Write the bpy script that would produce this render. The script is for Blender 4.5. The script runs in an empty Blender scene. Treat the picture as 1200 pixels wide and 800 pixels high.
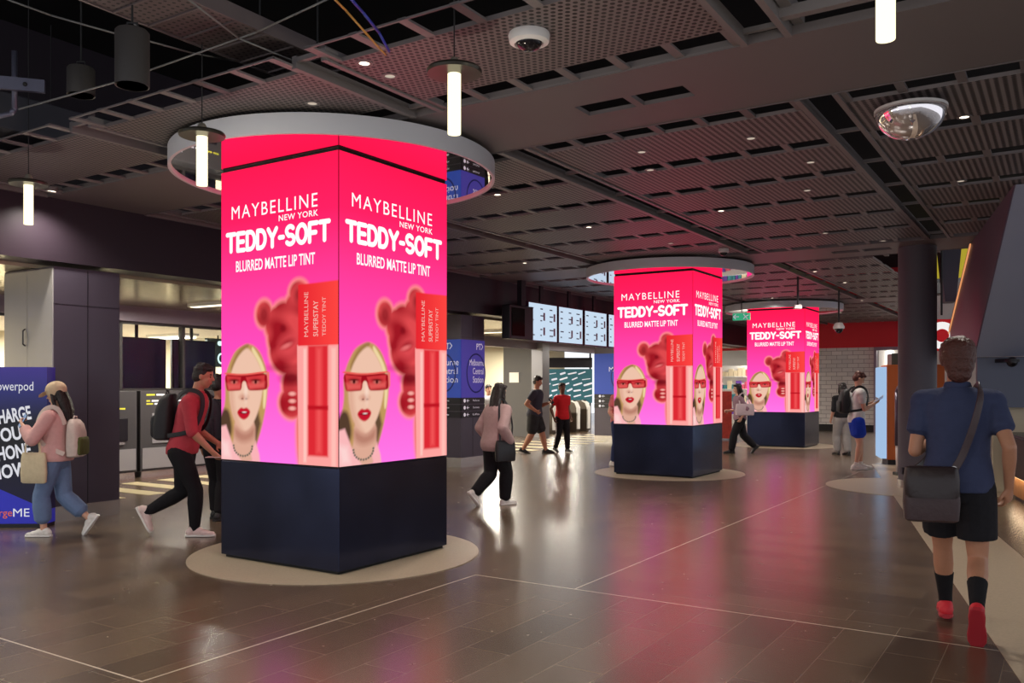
import bpy, bmesh, math, random
import numpy as np
from mathutils import Vector, Matrix
C = bpy.context.scene
COL = C.collection
R = math.radians
random.seed(7)
# ------------------------------------------------------------------ camera
cam_d = bpy.data.cameras.new('camera')
cam = bpy.data.objects.new('camera', cam_d)
COL.objects.link(cam)
cam.location = (0, 0, 1.5)
cam.rotation_euler = (R(90), 0, 0)
cam_d.sensor_width = 36.0
cam_d.lens = 36.0 * 1010 / 1200
cam_d.shift_y = 52 / 1200
cam_d.clip_end = 200
C.camera = cam
C.view_settings.view_transform = 'Standard'
C.view_settings.look = 'None'
C.view_settings.gamma = 1
C.view_settings.exposure = 0.0
C.view_settings.use_curve_mapping = False
# ------------------------------------------------------------------ world
W = bpy.data.worlds.new('world')
C.world = W
W.use_nodes = True
W.node_tree.nodes['Background'].inputs[0].default_value = (0.90, 0.93, 1.0, 1)
W.node_tree.nodes['Background'].inputs[1].default_value = 1.2
DOWN_W = 44.0      # watts of one downlight
HALL_W = 330.0      # watts of one hall ceiling light
CEIL = 3.55
CA, SA = 0.8406, 0.5417
GR = -math.atan2(SA, CA)                # station grid turned against the camera
def G(s, t, z=0.0):
    return Vector((CA * s + SA * t, -SA * s + CA * t, z))
def pix(px, py, d):                      # a point seen at a pixel, d metres ahead
    return Vector(((px - 600) / 1010 * d, d, 1.5 + (452 - py) / 1010 * d))
def area(name, loc, sx, sy, w, col=(1, .95, .88), rz=0.0, rx=0.0):
    l = bpy.data.lights.new(name, 'AREA')
    l.shape = 'RECTANGLE'; l.size = sx; l.size_y = sy; l.energy = w; l.color = col
    o = bpy.data.objects.new(name, l); COL.objects.link(o)
    o.location = loc; o.rotation_euler = (rx, 0, rz)
    return o
# ------------------------------------------------------------------ materials
def lin(r, g, b):
    f = lambda c: (c / 255 / 12.92) if c / 255 <= .04045 else ((c / 255 + .055) / 1.055) ** 2.4
    return (f(r), f(g), f(b), 1)
MATS = {}
def mat(name, rgb=(128, 128, 128), rough=.6, metal=0.0, bump=0.0, scale=40, vary=0.0, spec=.5, emit=None, es=1.0, trans=0.0, ior=1.45):
    if name in MATS: return MATS[name]
    m = bpy.data.materials.new(name); m.use_nodes = True
    nt = m.node_tree; b = nt.nodes['Principled BSDF']
    c = lin(*rgb)
    b.inputs['Base Color'].default_value = c
    b.inputs['Roughness'].default_value = rough
    b.inputs['Metallic'].default_value = metal
    b.inputs['Specular IOR Level'].default_value = spec
    b.inputs['IOR'].default_value = ior
    if trans: b.inputs['Transmission Weight'].default_value = trans
    if emit is not None:
        b.inputs['Emission Color'].default_value = lin(*emit)
        b.inputs['Emission Strength'].default_value = es
    if bump or vary:
        tc = nt.nodes.new('ShaderNodeTexCoord')
        n = nt.nodes.new('ShaderNodeTexNoise'); n.inputs['Scale'].default_value = scale; n.inputs['Detail'].default_value = 4
        nt.links.new(tc.outputs['Object'], n.inputs['Vector'])
        if bump:
            bp = nt.nodes.new('ShaderNodeBump'); bp.inputs['Strength'].default_value = bump; bp.inputs['Distance'].default_value = .02
            nt.links.new(n.outputs['Fac'], bp.inputs['Height']); nt.links.new(bp.outputs['Normal'], b.inputs['Normal'])
        if vary:
            mx = nt.nodes.new('ShaderNodeMix'); mx.data_type = 'RGBA'
            mx.inputs[6].default_value = tuple(x * (1 - vary) for x in c[:3]) + (1,)
            mx.inputs[7].default_value = tuple(min(1, x * (1 + vary)) for x in c[:3]) + (1,)
            nt.links.new(n.outputs['Fac'], mx.inputs[0]); nt.links.new(mx.outputs[2], b.inputs['Base Color'])
    MATS[name] = m
    return m
def glow(name, rgb, st=1.0):
    if name in MATS: return MATS[name]
    m = bpy.data.materials.new(name); m.use_nodes = True
    nt = m.node_tree; nt.nodes.clear()
    e = nt.nodes.new('ShaderNodeEmission'); o = nt.nodes.new('ShaderNodeOutputMaterial')
    e.inputs[0].default_value = lin(*rgb); e.inputs[1].default_value = st
    nt.links.new(e.outputs[0], o.inputs[0])
    MATS[name] = m
    return m
class NT:
    """small helper to chain math nodes"""
    def __init__(s, m): s.t = m.node_tree
    def n(s, kind, **kw):
        x = s.t.nodes.new(kind)
        for k, v in kw.items(): setattr(x, k, v)
        return x
    def m(s, op, a, b=None, c=None):
        x = s.n('ShaderNodeMath', operation=op)
        for i, v in enumerate((a, b, c)):
            if v is None: continue
            if isinstance(v, (int, float)): x.inputs[i].default_value = v
            else: s.t.links.new(v, x.inputs[i])
        return x.outputs[0]
    def l(s, a, b): s.t.links.new(a, b)
    def mix(s, f, a, b):
        x = s.n('ShaderNodeMix', data_type='RGBA')
        for i, v in ((0, f), (6, a), (7, b)):
            if isinstance(v, tuple) or isinstance(v, (int, float)): x.inputs[i].default_value = v
            else: s.t.links.new(v, x.inputs[i])
        return x.outputs[2]
def perforated(name, rgb, hole, px, py, rad, stagger=True, rough=.5):
    m = mat(name, rgb, rough, .0)
    q = NT(m); b = m.node_tree.nodes['Principled BSDF']
    tc = q.n('ShaderNodeTexCoord'); sx = q.n('ShaderNodeSeparateXYZ'); q.l(tc.outputs['Object'], sx.inputs[0])
    v = q.m('DIVIDE', sx.outputs[1], py)
    row = q.m('FLOOR', v)
    u = q.m('DIVIDE', sx.outputs[0], px)
    if stagger: u = q.m('ADD', u, q.m('MULTIPLY', q.m('MODULO', q.m('ABSOLUTE', row), 2.0), .5))
    fu = q.m('MULTIPLY', q.m('SUBTRACT', q.m('FRACT', u), .5), px)
    fv = q.m('MULTIPLY', q.m('SUBTRACT', q.m('FRACT', v), .5), py)
    d = q.m('SQRT', q.m('ADD', q.m('POWER', fu, 2.0), q.m('POWER', fv, 2.0)))
    k = q.m('LESS_THAN', d, rad)
    q.l(q.mix(k, lin(*rgb), lin(*hole)), b.inputs['Base Color'])
    return m
# ------------------------------------------------------------------ mesh helpers
def tag(o, label=None, cat=None, group=None, kind=None):
    if label: o['label'] = label
    if cat: o['category'] = cat
    if group: o['group'] = group
    if kind: o['kind'] = kind
    return o
def thing(name, loc, rz, label, cat, group=None):
    o = bpy.data.objects.new(name, None); COL.objects.link(o)
    o.empty_display_size = .1
    o.location = loc; o.rotation_euler = (0, 0, rz)
    return tag(o, label, cat, group)
def link(name, me, parent=None, mats=()):
    for m in mats: me.materials.append(m)
    o = bpy.data.objects.new(name, me); COL.objects.link(o)
    if parent is not None: o.parent = parent
    return o
def copy_tree(o, parent=None):
    c = o.copy(); COL.objects.link(c)
    if parent is not None:
        c.parent = parent; c.matrix_parent_inverse = o.matrix_parent_inverse.copy()
    for ch in list(o.children): copy_tree(ch, c)
    return c
class MB:
    def __init__(s): s.v = []; s.f = []; s.mi = []; s.cur = 0
    def mt(s, i): s.cur = i; return s
    def add(s, vs, fs):
        n = len(s.v); s.v += [tuple(x) for x in vs]
        for f in fs: s.f.append(tuple(n + i for i in f)); s.mi.append(s.cur)
        return s
    def box(s, x0, x1, y0, y1, z0, z1):
        return s.add([(x0,y0,z0),(x1,y0,z0),(x1,y1,z0),(x0,y1,z0),(x0,y0,z1),(x1,y0,z1),(x1,y1,z1),(x0,y1,z1)],
              [(3,2,1,0),(4,5,6,7),(0,1,5,4),(1,2,6,5),(2,3,7,6),(3,0,4,7)])
    def prism(s, poly, off):                       # closed polygon of 3D points swept by a vector
        n = len(poly); off = Vector(off)
        vs = [Vector(p) for p in poly] + [Vector(p) + off for p in poly]
        fs = [tuple(range(n - 1, -1, -1)), tuple(range(n, 2 * n))] + [(i, (i + 1) % n, n + (i + 1) % n, n + i) for i in range(n)]
        return s.add(vs, fs)
    def frust(s, p0, p1, r0, r1, n=14, flat=None):
        p0 = Vector(p0); p1 = Vector(p1); a = (p1 - p0)
        if a.length < 1e-6: return s
        a.normalize()
        x = a.orthogonal().normalized(); y = a.cross(x)
        vs = []
        for p, r in ((p0, r0), (p1, r1)):
            for i in range(n):
                t = 2 * math.pi * i / n
                vs.append(p + x * (r * math.cos(t)) + y * (r * math.sin(t)))
        fs = [(i, (i + 1) % n, n + (i + 1) % n, n + i) for i in range(n)] + [tuple(range(n - 1, -1, -1)), tuple(range(n, 2 * n))]
        return s.add(vs, fs)
    def ball(s, c, rx, ry=None, rz=None, M=None, n=14, m=9):
        ry = rx if ry is None else ry; rz = rx if rz is None else rz
        c = Vector(c); vs = [Vector((0, 0, rz))]
        for j in range(1, m):
            ph = math.pi * j / m
            for i in range(n):
                th = 2 * math.pi * i / n
                vs.append(Vector((rx * math.sin(ph) * math.cos(th), ry * math.sin(ph) * math.sin(th), rz * math.cos(ph))))
        vs.append(Vector((0, 0, -rz)))
        if M is not None: vs = [M @ v for v in vs]
        vs = [v + c for v in vs]
        fs = [(0, 1 + i, 1 + (i + 1) % n) for i in range(n)]
        for j in range(m - 2):
            for i in range(n):
                a = 1 + j * n; b = a + n
                fs.append((a + i, b + i, b + (i + 1) % n, a + (i + 1) % n))
        a = 1 + (m - 2) * n
        fs += [(a + (i + 1) % n, a + i, len(vs) - 1) for i in range(n)]
        return s.add(vs, fs)
    def limb(s, pts, rad, ends=(True, True), n=14):
        for i in range(len(pts) - 1): s.frust(pts[i], pts[i + 1], rad[i], rad[i + 1], n)
        for i in range(len(pts)):
            if (i == 0 and not ends[0]) or (i == len(pts) - 1 and not ends[1]): continue
            s.ball(pts[i], rad[i], n=n, m=8)
        return s
    def loft(s, rings, n=20, pw=1.0):              # rings: (centre, xaxis, yaxis, rx, ry)
        vs = []
        for c, xa, ya, rx, ry in rings:
            c = Vector(c); xa = Vector(xa); ya = Vector(ya)
            for i in range(n):
                t = 2 * math.pi * i / n; ct, st = math.cos(t), math.sin(t)
                vs.append(c + xa * (rx * math.copysign(abs(ct) ** pw, ct)) + ya * (ry * math.copysign(abs(st) ** pw, st)))
        k = len(rings); fs = []
        for j in range(k - 1):
            for i in range(n):
                fs.append((j * n + i, j * n + (i + 1) % n, (j + 1) * n + (i + 1) % n, (j + 1) * n + i))
        fs += [tuple(range(n - 1, -1, -1)), tuple(range((k - 1) * n, k * n))]
        return s.add(vs, fs)
    def lathe(s, prof, c=(0, 0, 0), n=48, closed=False):   # prof: (r, z)
        vs = []; c = Vector(c)
        for r, z in prof:
            for i in range(n):
                t = 2 * math.pi * i / n
                vs.append(c + Vector((r * math.cos(t), r * math.sin(t), z)))
        k = len(prof); fs = []
        for j in range(k if closed else k - 1):
            a = j * n; b = ((j + 1) % k) * n
            for i in range(n): fs.append((a + i, a + (i + 1) % n, b + (i + 1) % n, b + i))
        if not closed:
            if prof[0][0] > 1e-6: fs.append(tuple(range(n - 1, -1, -1)))
            if prof[-1][0] > 1e-6: fs.append(tuple(range((k - 1) * n, k * n)))
        return s.add(vs, fs)
    def tube(s, pts, r, n=8): 
        for i in range(len(pts) - 1): s.frust(pts[i], pts[i + 1], r, r, n)
        for p in pts[1:-1]: s.ball(p, r, n=n, m=5)
        return s
    def mesh(s, name='mesh'):
        me = bpy.data.meshes.new(name); me.from_pydata(s.v, [], s.f)
        me.polygons.foreach_set('material_index', s.mi); me.update()
        return me
    def build(s, name, mats, parent=None, loc=(0, 0, 0), rz=0.0, smooth=False, bevel=0.0, seg=2, weld=False):
        me = s.mesh(name)
        bm = bmesh.new(); bm.from_mesh(me)
        if weld: bmesh.ops.remove_doubles(bm, verts=bm.verts, dist=1e-5)
        bmesh.ops.recalc_face_normals(bm, faces=bm.faces); bm.to_mesh(me); bm.free()
        if not isinstance(mats, (list, tuple)): mats = [mats]
        o = link(name, me, parent, mats)
        o.location = loc; o.rotation_euler = (0, 0, rz)
        if smooth:
            me.polygons.foreach_set('use_smooth', [True] * len(me.polygons))
            if smooth == 'auto':
                me.set_sharp_from_angle(angle=R(40))
        if bevel:
            b = o.modifiers.new('bevel', 'BEVEL'); b.width = bevel; b.segments = seg; b.limit_method = 'ANGLE'
        return o
def baked(mb, voxel, smooth=6, name='mesh'):
    """union of overlapping closed shells -> one continuous smooth surface"""
    me = mb.mesh(name); o = bpy.data.objects.new('temporary', me); COL.objects.link(o)
    r = o.modifiers.new('r', 'REMESH'); r.mode = 'VOXEL'; r.voxel_size = voxel; r.adaptivity = 0
    if smooth:
        k = o.modifiers.new('s', 'SMOOTH'); k.factor = .5; k.iterations = smooth
    dg = bpy.context.evaluated_depsgraph_get()
    out = bpy.data.meshes.new_from_object(o.evaluated_get(dg))
    out.name = name
    bpy.data.objects.remove(o); bpy.data.meshes.remove(me)
    out.polygons.foreach_set('use_smooth', [True] * len(out.polygons))
    out.materials.clear()
    return out
def text_mesh(txt, width=None, height=None, ox='LEFT', bold=0.0, space=1.0):
    """flat lettering in the xz plane, left/bottom at 0; scaled to width and height"""
    cu = bpy.data.curves.new('t', 'FONT'); cu.body = txt; cu.size = 1; cu.offset = bold; cu.space_character = space
    cu.resolution_u = 3
    o = bpy.data.objects.new('temporary', cu); COL.objects.link(o)
    dg = bpy.context.evaluated_depsgraph_get()
    me = bpy.data.meshes.new_from_object(o.evaluated_get(dg))
    v = np.array([x.co[:] for x in me.vertices]); f = [tuple(p.vertices) for p in me.polygons]
    bpy.data.objects.remove(o); bpy.data.curves.remove(cu); bpy.data.meshes.remove(me)
    v = v[:, :2] - v[:, :2].min(0); ext = v.max(0)
    sx = width / ext[0] if width else None; sy = height / ext[1] if height else None
    sx = sx or sy; sy = sy or sx
    return v * np.array([sx, sy]), f
def add_text(mb, txt, x, z, width=None, height=None, y=0.0, bold=0.0, rot=0.0, space=1.0):
    v, f = text_mesh(txt, width, height, bold=bold, space=space)
    c, s = math.cos(rot), math.sin(rot)
    mb.add([(x + a * c - b * s, y, z + a * s + b * c) for a, b in v], f)
    return mb
def strokes(mb, paths, r, y=0.0):                 # round-ended thick strokes in the xz plane
    for p in paths:
        for (ax, az), (bx, bz) in zip(p, p[1:]):
            dx, dz = bx - ax, bz - az; L = math.hypot(dx, dz) or 1
            nx, nz = -dz / L * r, dx / L * r
            mb.add([(ax + nx, y, az + nz), (bx + nx, y, bz + nz), (bx - nx, y, bz - nz), (ax - nx, y, az - nz)], [(3, 2, 1, 0)])
        for ax, az in p:
            n = 12
            mb.add([(ax + r * math.cos(2 * math.pi * i / n), y, az + r * math.sin(2 * math.pi * i / n)) for i in range(n)], [tuple(range(n))])
    return mb
def arc(cx, cz, rx, rz, a0, a1, n=10):
    return [(cx + rx * math.cos(R(a0 + (a1 - a0) * i / n)), cz + rz * math.sin(R(a0 + (a1 - a0) * i / n))) for i in range(n + 1)]
GLY = {'T': [[(0, 1), (.9, 1)], [(.45, 1), (.45, 0)]],
       'E': [[(.75, 1), (0, 1), (0, 0), (.75, 0)], [(0, .5), (.65, .5)]],
       'D': [[(0, 0), (0, 1), (.3, 1)] + arc(.35, .5, .5, .5, 90, -90) + [(0, 0)]],
       'Y': [[(0, 1), (.45, .5), (.9, 1)], [(.45, .5), (.45, 0)]],
       '-': [[(0, .45), (.4, .45)]],
       'S': [arc(.4, .75, .38, .25, 35, 200, 8) + arc(.4, .25, .42, .25, 110, -145, 10)],
       'O': [arc(.48, .5, .48, .5, 0, 360, 20)],
       'F': [[(.75, 1), (0, 1), (0, 0)], [(0, .48), (.62, .48)]]}
GW = {'T': .9, 'E': .75, 'D': .85, 'Y': .9, '-': .4, 'S': .8, 'O': .96, 'F': .72}

# ================================================================== SETTING
DKGREY = mat('ceiling_grey_paint', (112, 106, 106), .45)
# ---- floor: dark stone planks, laid in three fields divided by pale joints
def floor_material():
    m = bpy.data.materials.new('dark_stone_planks'); m.use_nodes = True
    q = NT(m); b = m.node_tree.nodes['Principled BSDF']
    tc = q.n('ShaderNodeTexCoord'); sx = q.n('ShaderNodeSeparateXYZ'); q.l(tc.outputs['Object'], sx.inputs[0])
    s, t = sx.outputs[0], sx.outputs[1]
    def brick(a, c):
        cb = q.n('ShaderNodeCombineXYZ'); q.l(a, cb.inputs[0]); q.l(c, cb.inputs[1])
        br = q.n('ShaderNodeTexBrick'); q.l(cb.outputs[0], br.inputs['Vector'])
        br.offset = .37; br.inputs['Scale'].default_value = 1
        br.inputs['Color1'].default_value = (0, 0, 0, 1); br.inputs['Color2'].default_value = (1, 1, 1, 1)
        br.inputs['Mortar'].default_value = (.5, .5, .5, 1)
        br.inputs['Mortar Size'].default_value = .0028; br.inputs['Mortar Smooth'].default_value = .2
        br.inputs['Brick Width'].default_value = .87; br.inputs['Row Height'].default_value = .29
        return br
    b1 = brick(t, s); b2 = brick(s, t)
    # field with planks across the hall: beyond t=5.6 and right of s=-3.95
    reg = q.m('MULTIPLY', q.m('GREATER_THAN', t, 5.6), q.m('GREATER_THAN', s, -3.95))
    fac = q.n('ShaderNodeMix'); q.l(reg, fac.inputs[0]); q.l(b1.outputs['Fac'], fac.inputs[2]); q.l(b2.outputs['Fac'], fac.inputs[3])
    tone = q.mix(reg, b1.outputs['Color'], b2.outputs['Color'])
    nz = q.n('ShaderNodeTexNoise'); nz.inputs['Scale'].default_value = 3.5; nz.inputs['Detail'].default_value = 6
    mp = q.n('ShaderNodeMapping'); q.l(tc.outputs['Object'], mp.inputs[0]); mp.inputs['Scale'].default_value = (1, 1, 1)
    q.l(mp.outputs[0], nz.inputs['Vector'])
    base = q.mix(tone, lin(78, 62, 47), lin(104, 85, 66))
    base = q.mix(q.m('MULTIPLY', nz.outputs['Fac'], .55), base, lin(90, 74, 58))
    col = q.mix(q.m('MULTIPLY', fac.outputs[0], .42), base, lin(150, 138, 124))
    # pale joints between the fields
    def near(x, at, w): return q.m('LESS_THAN', q.m('ABSOLUTE', q.m('SUBTRACT', x, at)), w)
    j1 = q.m('MULTIPLY', near(t, 2.66, .006), q.m('LESS_THAN', s, -3.944))
    j2 = q.m('MULTIPLY', near(s, -3.95, .006), q.m('MULTIPLY', q.m('GREATER_THAN', t, 2.66), q.m('LESS_THAN', t, 5.606)))
    j3 = q.m('MULTIPLY', near(t, 5.6, .006), q.m('GREATER_THAN', s, -3.956))
    j4 = q.m('MULTIPLY', near(s, -3.06, .006), q.m('GREATER_THAN', t, 5.6))
    j = q.m('MAXIMUM', q.m('MAXIMUM', j1, j2), q.m('MAXIMUM', j3, j4))
    col = q.mix(j, col, lin(196, 184, 168))
    q.l(col, b.inputs['Base Color'])
    n2 = q.n('ShaderNodeTexNoise'); n2.inputs['Scale'].default_value = 9; n2.inputs['Detail'].default_value = 5
    q.l(tc.outputs['Object'], n2.inputs['Vector'])
    mr = q.n('ShaderNodeMapRange'); q.l(n2.outputs['Fac'], mr.inputs[0]); mr.inputs[3].default_value = .21; mr.inputs[4].default_value = .30
    q.l(mr.outputs[0], b.inputs['Roughness'])
    bp = q.n('ShaderNodeBump'); bp.inputs['Strength'].default_value = .12; bp.inputs['Distance'].default_value = .004
    q.l(q.m('MULTIPLY', fac.outputs[0], -1.0), bp.inputs['Height']); q.l(bp.outputs[0], b.inputs['Normal'])
    b.inputs['Specular IOR Level'].default_value = .6; b.inputs['IOR'].default_value = 2.0
    return m
f = MB().box(-22, 10, -6, 44, -.1, 0).build('floor', floor_material(), rz=GR); tag(f, kind='structure')
# pale stone path curving past the right side
PD = Vector((.335, .942, 0)); PN = Vector((.942, -.335, 0))
stone = mat('pale_terrazzo', (172, 156, 134), .35, vary=.22, scale=60, bump=.05)
p0 = Vector((5.2, 11.74, 0))
q_ = [p0 - PD * 10, p0 + PD * 5, p0 + PD * 5 + PN * .72, p0 - PD * 10 + PN * .72]
tag(MB().prism([v + Vector((0, 0, .001)) for v in q_], (0, 0, .003)).build('trim_1', stone), kind='structure')
# striped tactile strips before the ticket hall
k = MB()
for i in range(7): k.box(-12.2, -10.6, 6.0 + i * .62, 6.28 + i * .62, .0005, .004)
for i in range(12): k.box(-12.4, -10.4, 13.4 + i * .9, 13.7 + i * .9, .0005, .004)
tag(k.build('trim_2', mat('tactile_cream', (190, 176, 140), .5), rz=GR), kind='structure')
# ---- ceiling: black void, with panels hung below it
void = mat('void_black_paint', (7, 7, 8), .9)
ceiling = MB().box(-21, 9, -5, 42, 5.3, 5.4).build('ceiling', void, rz=GR); tag(ceiling, kind='structure')
ribbed = perforated('ribbed_perforated_panel', (124, 117, 117), (34, 30, 31), .052, .034, .0165, False)
dotted = perforated('dotted_perforated_panel', (110, 102, 101), (18, 15, 16), .046, .040, .0145, True)
plain = mat('plain_ceiling_panel', (104, 97, 98), .5)
CH = [-9.15, -6.6, -4.05, -1.5, 1.05, 3.6]
def panel_mesh(w, L, slot_after, slot_before=0.0):
    m = MB(); m.box(0, w, 0, L, 0, .028)
    for side in (0, 1):
        d = (slot_before, slot_after)[side]
        if not d: continue
        a, b = (-d, 0) if side == 0 else (L, L + d)
        for i in range(7):
            x = i * (w - .062) / 6
            m.mt(1).box(x, x + .062, a, b, .002, .016)
        m.mt(1).box(0, w, a if side == 0 else b - .014, a + .014 if side == 0 else b, .001, .012)
        m.mt(0)
    return m
SLOT = .27; PAN = .848; PITCH = SLOT + PAN
bay_w = 2.55 - .27
proto = {}
def panel(kind, s, t):
    if kind not in proto:
        o = panel_mesh(1.3 if kind == 'narrow' else bay_w, PAN, SLOT, SLOT if kind == 'dotted' else 0).build('ceiling_panel', [dotted if kind == 'dotted' else ribbed, DKGREY], ceiling)
        proto[kind] = o
    else:
        o = proto[kind].copy(); COL.objects.link(o); o.parent = ceiling
    o.location = (s, t, CEIL)
for c in CH[:-1]:
    s = c + .135
    if s < -1.4: panel('dotted', s, 4.0)
    for rep in range(3):
        for i in range(6):
            t = 6.29 + rep * 8.15 + SLOT + i * PITCH
            if t > 29.6 or (c > .5 and t > 9) or (c > -1.6 and t > 14.2): continue
            panel('narrow' if (c < -4 and c > -4.1 and t > 14.2) else 'ribbed', s, t)
# channel rails
for c in CH[:-1]:
    for a, b in ((3.9, 5.12), (6.3, 13.27), (14.45, 21.4), (22.6, 29.8)):
        if c > -1.6 and b > 14: continue
        r_ = MB()
        for sgn in (-1, 1): r_.box(c + sgn * .13 - .02, c + sgn * .13 + .02, a, b, CEIL - .012, CEIL + .07)
        for i in range(int((b - a) / 1.118) + 1): r_.box(c - .12, c + .12, a + i * 1.118, a + i * 1.118 + .03, CEIL + .03, CEIL + .06)
        r_.build('channel_rail', DKGREY, ceiling)
for rep in range(3):
    a = 5.12 + rep * 8.15; b = 6.29 + rep * 8.15; hi = 4.2 if rep == 0 else (-.9 if rep == 1 else -2.6)
    k = MB(); sc = -2.63
    k.box(-12, sc - .42, a, b, CEIL, CEIL + .03); k.box(sc + .42, max(hi, sc + .44), a, b, CEIL, CEIL + .03)
    k.box(sc - .42, sc + .42, a, a + .46, CEIL, CEIL + .03); k.box(sc - .42, sc + .42, a + .70, b, CEIL, CEIL + .03)
    k.box(sc - .03, sc + .03, a + .46, a + .70, CEIL, CEIL + .03)
    k.box(-12, hi, b, b + .012, CEIL - .006, CEIL + .05); k.box(-12, hi, a - .012, a, CEIL - .006, CEIL + .05)
    # tabs of the slot row next to the band
    for c in CH[:-1]:
        if c > hi - 1: continue
        for i in range(7):
            x = c + .135 + i * (bay_w - .062) / 6
            k.box(x, x + .062, b, b + SLOT, CEIL + .004, CEIL + .026)
    k.build('plain_band', plain, ceiling)
# bare frame right of the open bay
k = MB()
for x in (-1.34, -.2, 1.0): k.box(x, x + .06, 1.0, 5.12, CEIL + .05, CEIL + .12)
k.box(-1.4, 4, 4.84, 4.9, CEIL, CEIL + .06)
k.build('ceiling_frame', DKGREY, ceiling)
# ---- left side: fascia, soffit, back wall with window, halls behind
fas = mat('dark_aubergine_gloss', (44, 36, 44), .34)
tag(MB().box(-9.7, -9.3, -6, 30, 2.86, 5.3).build('trim_3', fas, rz=GR), kind='structure')
soff = mat('brushed_metal_soffit', (186, 174, 146), .24, .6, bump=.15, scale=3)
k = MB()
for i in range(12): k.box(-13.0, -9.72, -6 + i * 3, -3.012 + i * 3, 2.82, 2.9)
tag(k.build('trim_4', soff, rz=GR), kind='structure')
cream = mat('cream_hall_wall', (206, 196, 168), .7)
darkwall = mat('charcoal_wall_panel', (74, 72, 72), .5)
head = mat('mauve_grey_header', (122, 112, 122), .4, .3)
tag(MB().box(-17.4, -13.25, 3.0, 12.4, 2.57, 2.63).build('trim_23', mat('white_hall_ceiling', (214, 208, 196), .7), rz=GR), kind='structure')
tag(MB().box(-13.25, -13.0, -6, 30, 2.57, 2.9).build('trim_5', head, rz=GR), kind='structure')
tag(MB().box(-17.6, -17.4, -6, 31, 0, 3.4).build('wall_left', cream, rz=GR), kind='structure')
tag(MB().box(-17.4, -13.25, -6, 31, 2.9, 3.0).build('trim_6', mat('white_hall_ceiling', (214, 208, 196), .7), rz=GR), kind='structure')
k = MB()
for t in (3.6, 6.0, 8.42, 9.62, 10.8, 11.95):
    k.box(-13.22, -13.1, t, t + .05, 1.42, 2.57)
k.box(-13.22, -13.1, 3.6, 12.0, 2.53, 2.57); k.box(-13.22, -13.1, 3.6, 12, 1.40, 1.46)
win = k.build('window_1', mat('dark_window_frame', (52, 50, 50), .4), rz=GR); tag(win, kind='structure')
pn = MB().box(-13.17, -13.16, 4.6, 12, 1.46, 2.53).build('window_pane', mat('clear_glass', (245, 250, 250), .02, trans=1.0, ior=1.12), win)
# ---- far wall
tile = mat('white_brick_tile', (190, 184, 180), .12)
def tile_nodes(m):
    q = NT(m); b = m.node_tree.nodes['Principled BSDF']
    tc = q.n('ShaderNodeTexCoord'); sx = q.n('ShaderNodeSeparateXYZ'); q.l(tc.outputs['Object'], sx.inputs[0])
    cb = q.n('ShaderNodeCombineXYZ'); q.l(sx.outputs[0], cb.inputs[0]); q.l(sx.outputs[2], cb.inputs[1])
    br = q.n('ShaderNodeTexBrick'); q.l(cb.outputs[0], br.inputs['Vector']); br.inputs['Scale'].default_value = 1
    br.inputs['Brick Width'].default_value = .34; br.inputs['Row Height'].default_value = .14; br.inputs['Mortar Size'].default_value = .008
    br.inputs['Color1'].default_value = lin(206, 200, 198); br.inputs['Color2'].default_value = lin(224, 218, 214); br.inputs['Mortar'].default_value = lin(150, 142, 140)
    q.l(br.outputs['Color'], b.inputs['Base Color'])
    bp = q.n('ShaderNodeBump'); bp.inputs['Strength'].default_value = .5; bp.inputs['Distance'].default_value = .01; bp.invert = True
    q.l(br.outputs['Fac'], bp.inputs['Height']); q.l(bp.outputs[0], b.inputs['Normal'])
tile_nodes(tile)
tag(MB().box(-8.6, -5.28, 30, 30.25, 0, 2.76).build('wall_back', tile, rz=GR), kind='structure')
tag(MB().box(-8.6, -5.28, 29.985, 30, 0, .22).build('baseboard_back', mat('black_skirting', (24, 22, 23), .4), rz=GR), kind='structure')
redp = mat('red_painted_bulkhead', (206, 34, 46), .45)
tag(MB().box(-13.2, 4, 29.9, 30.3, 2.76, 5.3).build('trim_7', redp, rz=GR), kind='structure')
white_w = mat('white_passage_wall', (226, 222, 216), .7)
k = MB(); k.box(-13.2, 3, 36, 36.2, 0, 3.2); k.box(-13.2, 3, 30.3, 36, 3.0, 3.1); k.box(-5.28, -5.2, 30.25, 36, 0, 3)
tag(k.build('wall_passage', white_w, rz=GR), kind='structure')
tag(MB().box(-4.1, 1.5, 30, 30.25, 0, 2.76).build('wall_right', white_w, rz=GR), kind='structure')
k = MB(); k.box(-5.30, -5.22, 29.95, 30.3, 0, 2.76); k.box(-4.16, -4.08, 29.95, 30.3, 0, 2.76); k.box(-5.3, -4.08, 29.95, 30.3, 2.66, 2.76)
tag(k.build('door_1', mat('mauve_door_frame', (150, 132, 150), .4), rz=GR), kind='structure')

# ---- lamps of the halls (each fitting carries an area light)
def hall_light(s, t, z, w=1.2, d=.3, power=HALL_W, label='', col=(1, .93, .80)):
    o = thing('ceiling_light', G(s, t, z), GR, label, 'light', 'hall ceiling lights')
    MB().box(-w/2-.03, w/2+.03, -d/2-.03, d/2+.03, -.05, 0).build('housing', mat('white_fitting', (220, 218, 212), .5), o)
    MB().box(-w/2, w/2, -d/2, d/2, -.06, -.05).build('diffuser', glow('hall_lamp', (255, 240, 210), 2.2), o)
    a = area('lamp', G(s, t, z - .09), w, d, power, col, GR)
L_A = 'long warm ceiling light in the ticket hall behind the gates'
for s, t in ((-15.8, 6.0), (-15.6, 8.7), (-15.6, 11.2), (-15.3, 14.5), (-15.3, 18.5), (-15.3, 22.5), (-15.3, 27.0), (-15.3, 3.0)):
    hall_light(s, t, 2.57 if 3 < t < 12 else 2.9, label=L_A)
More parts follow.
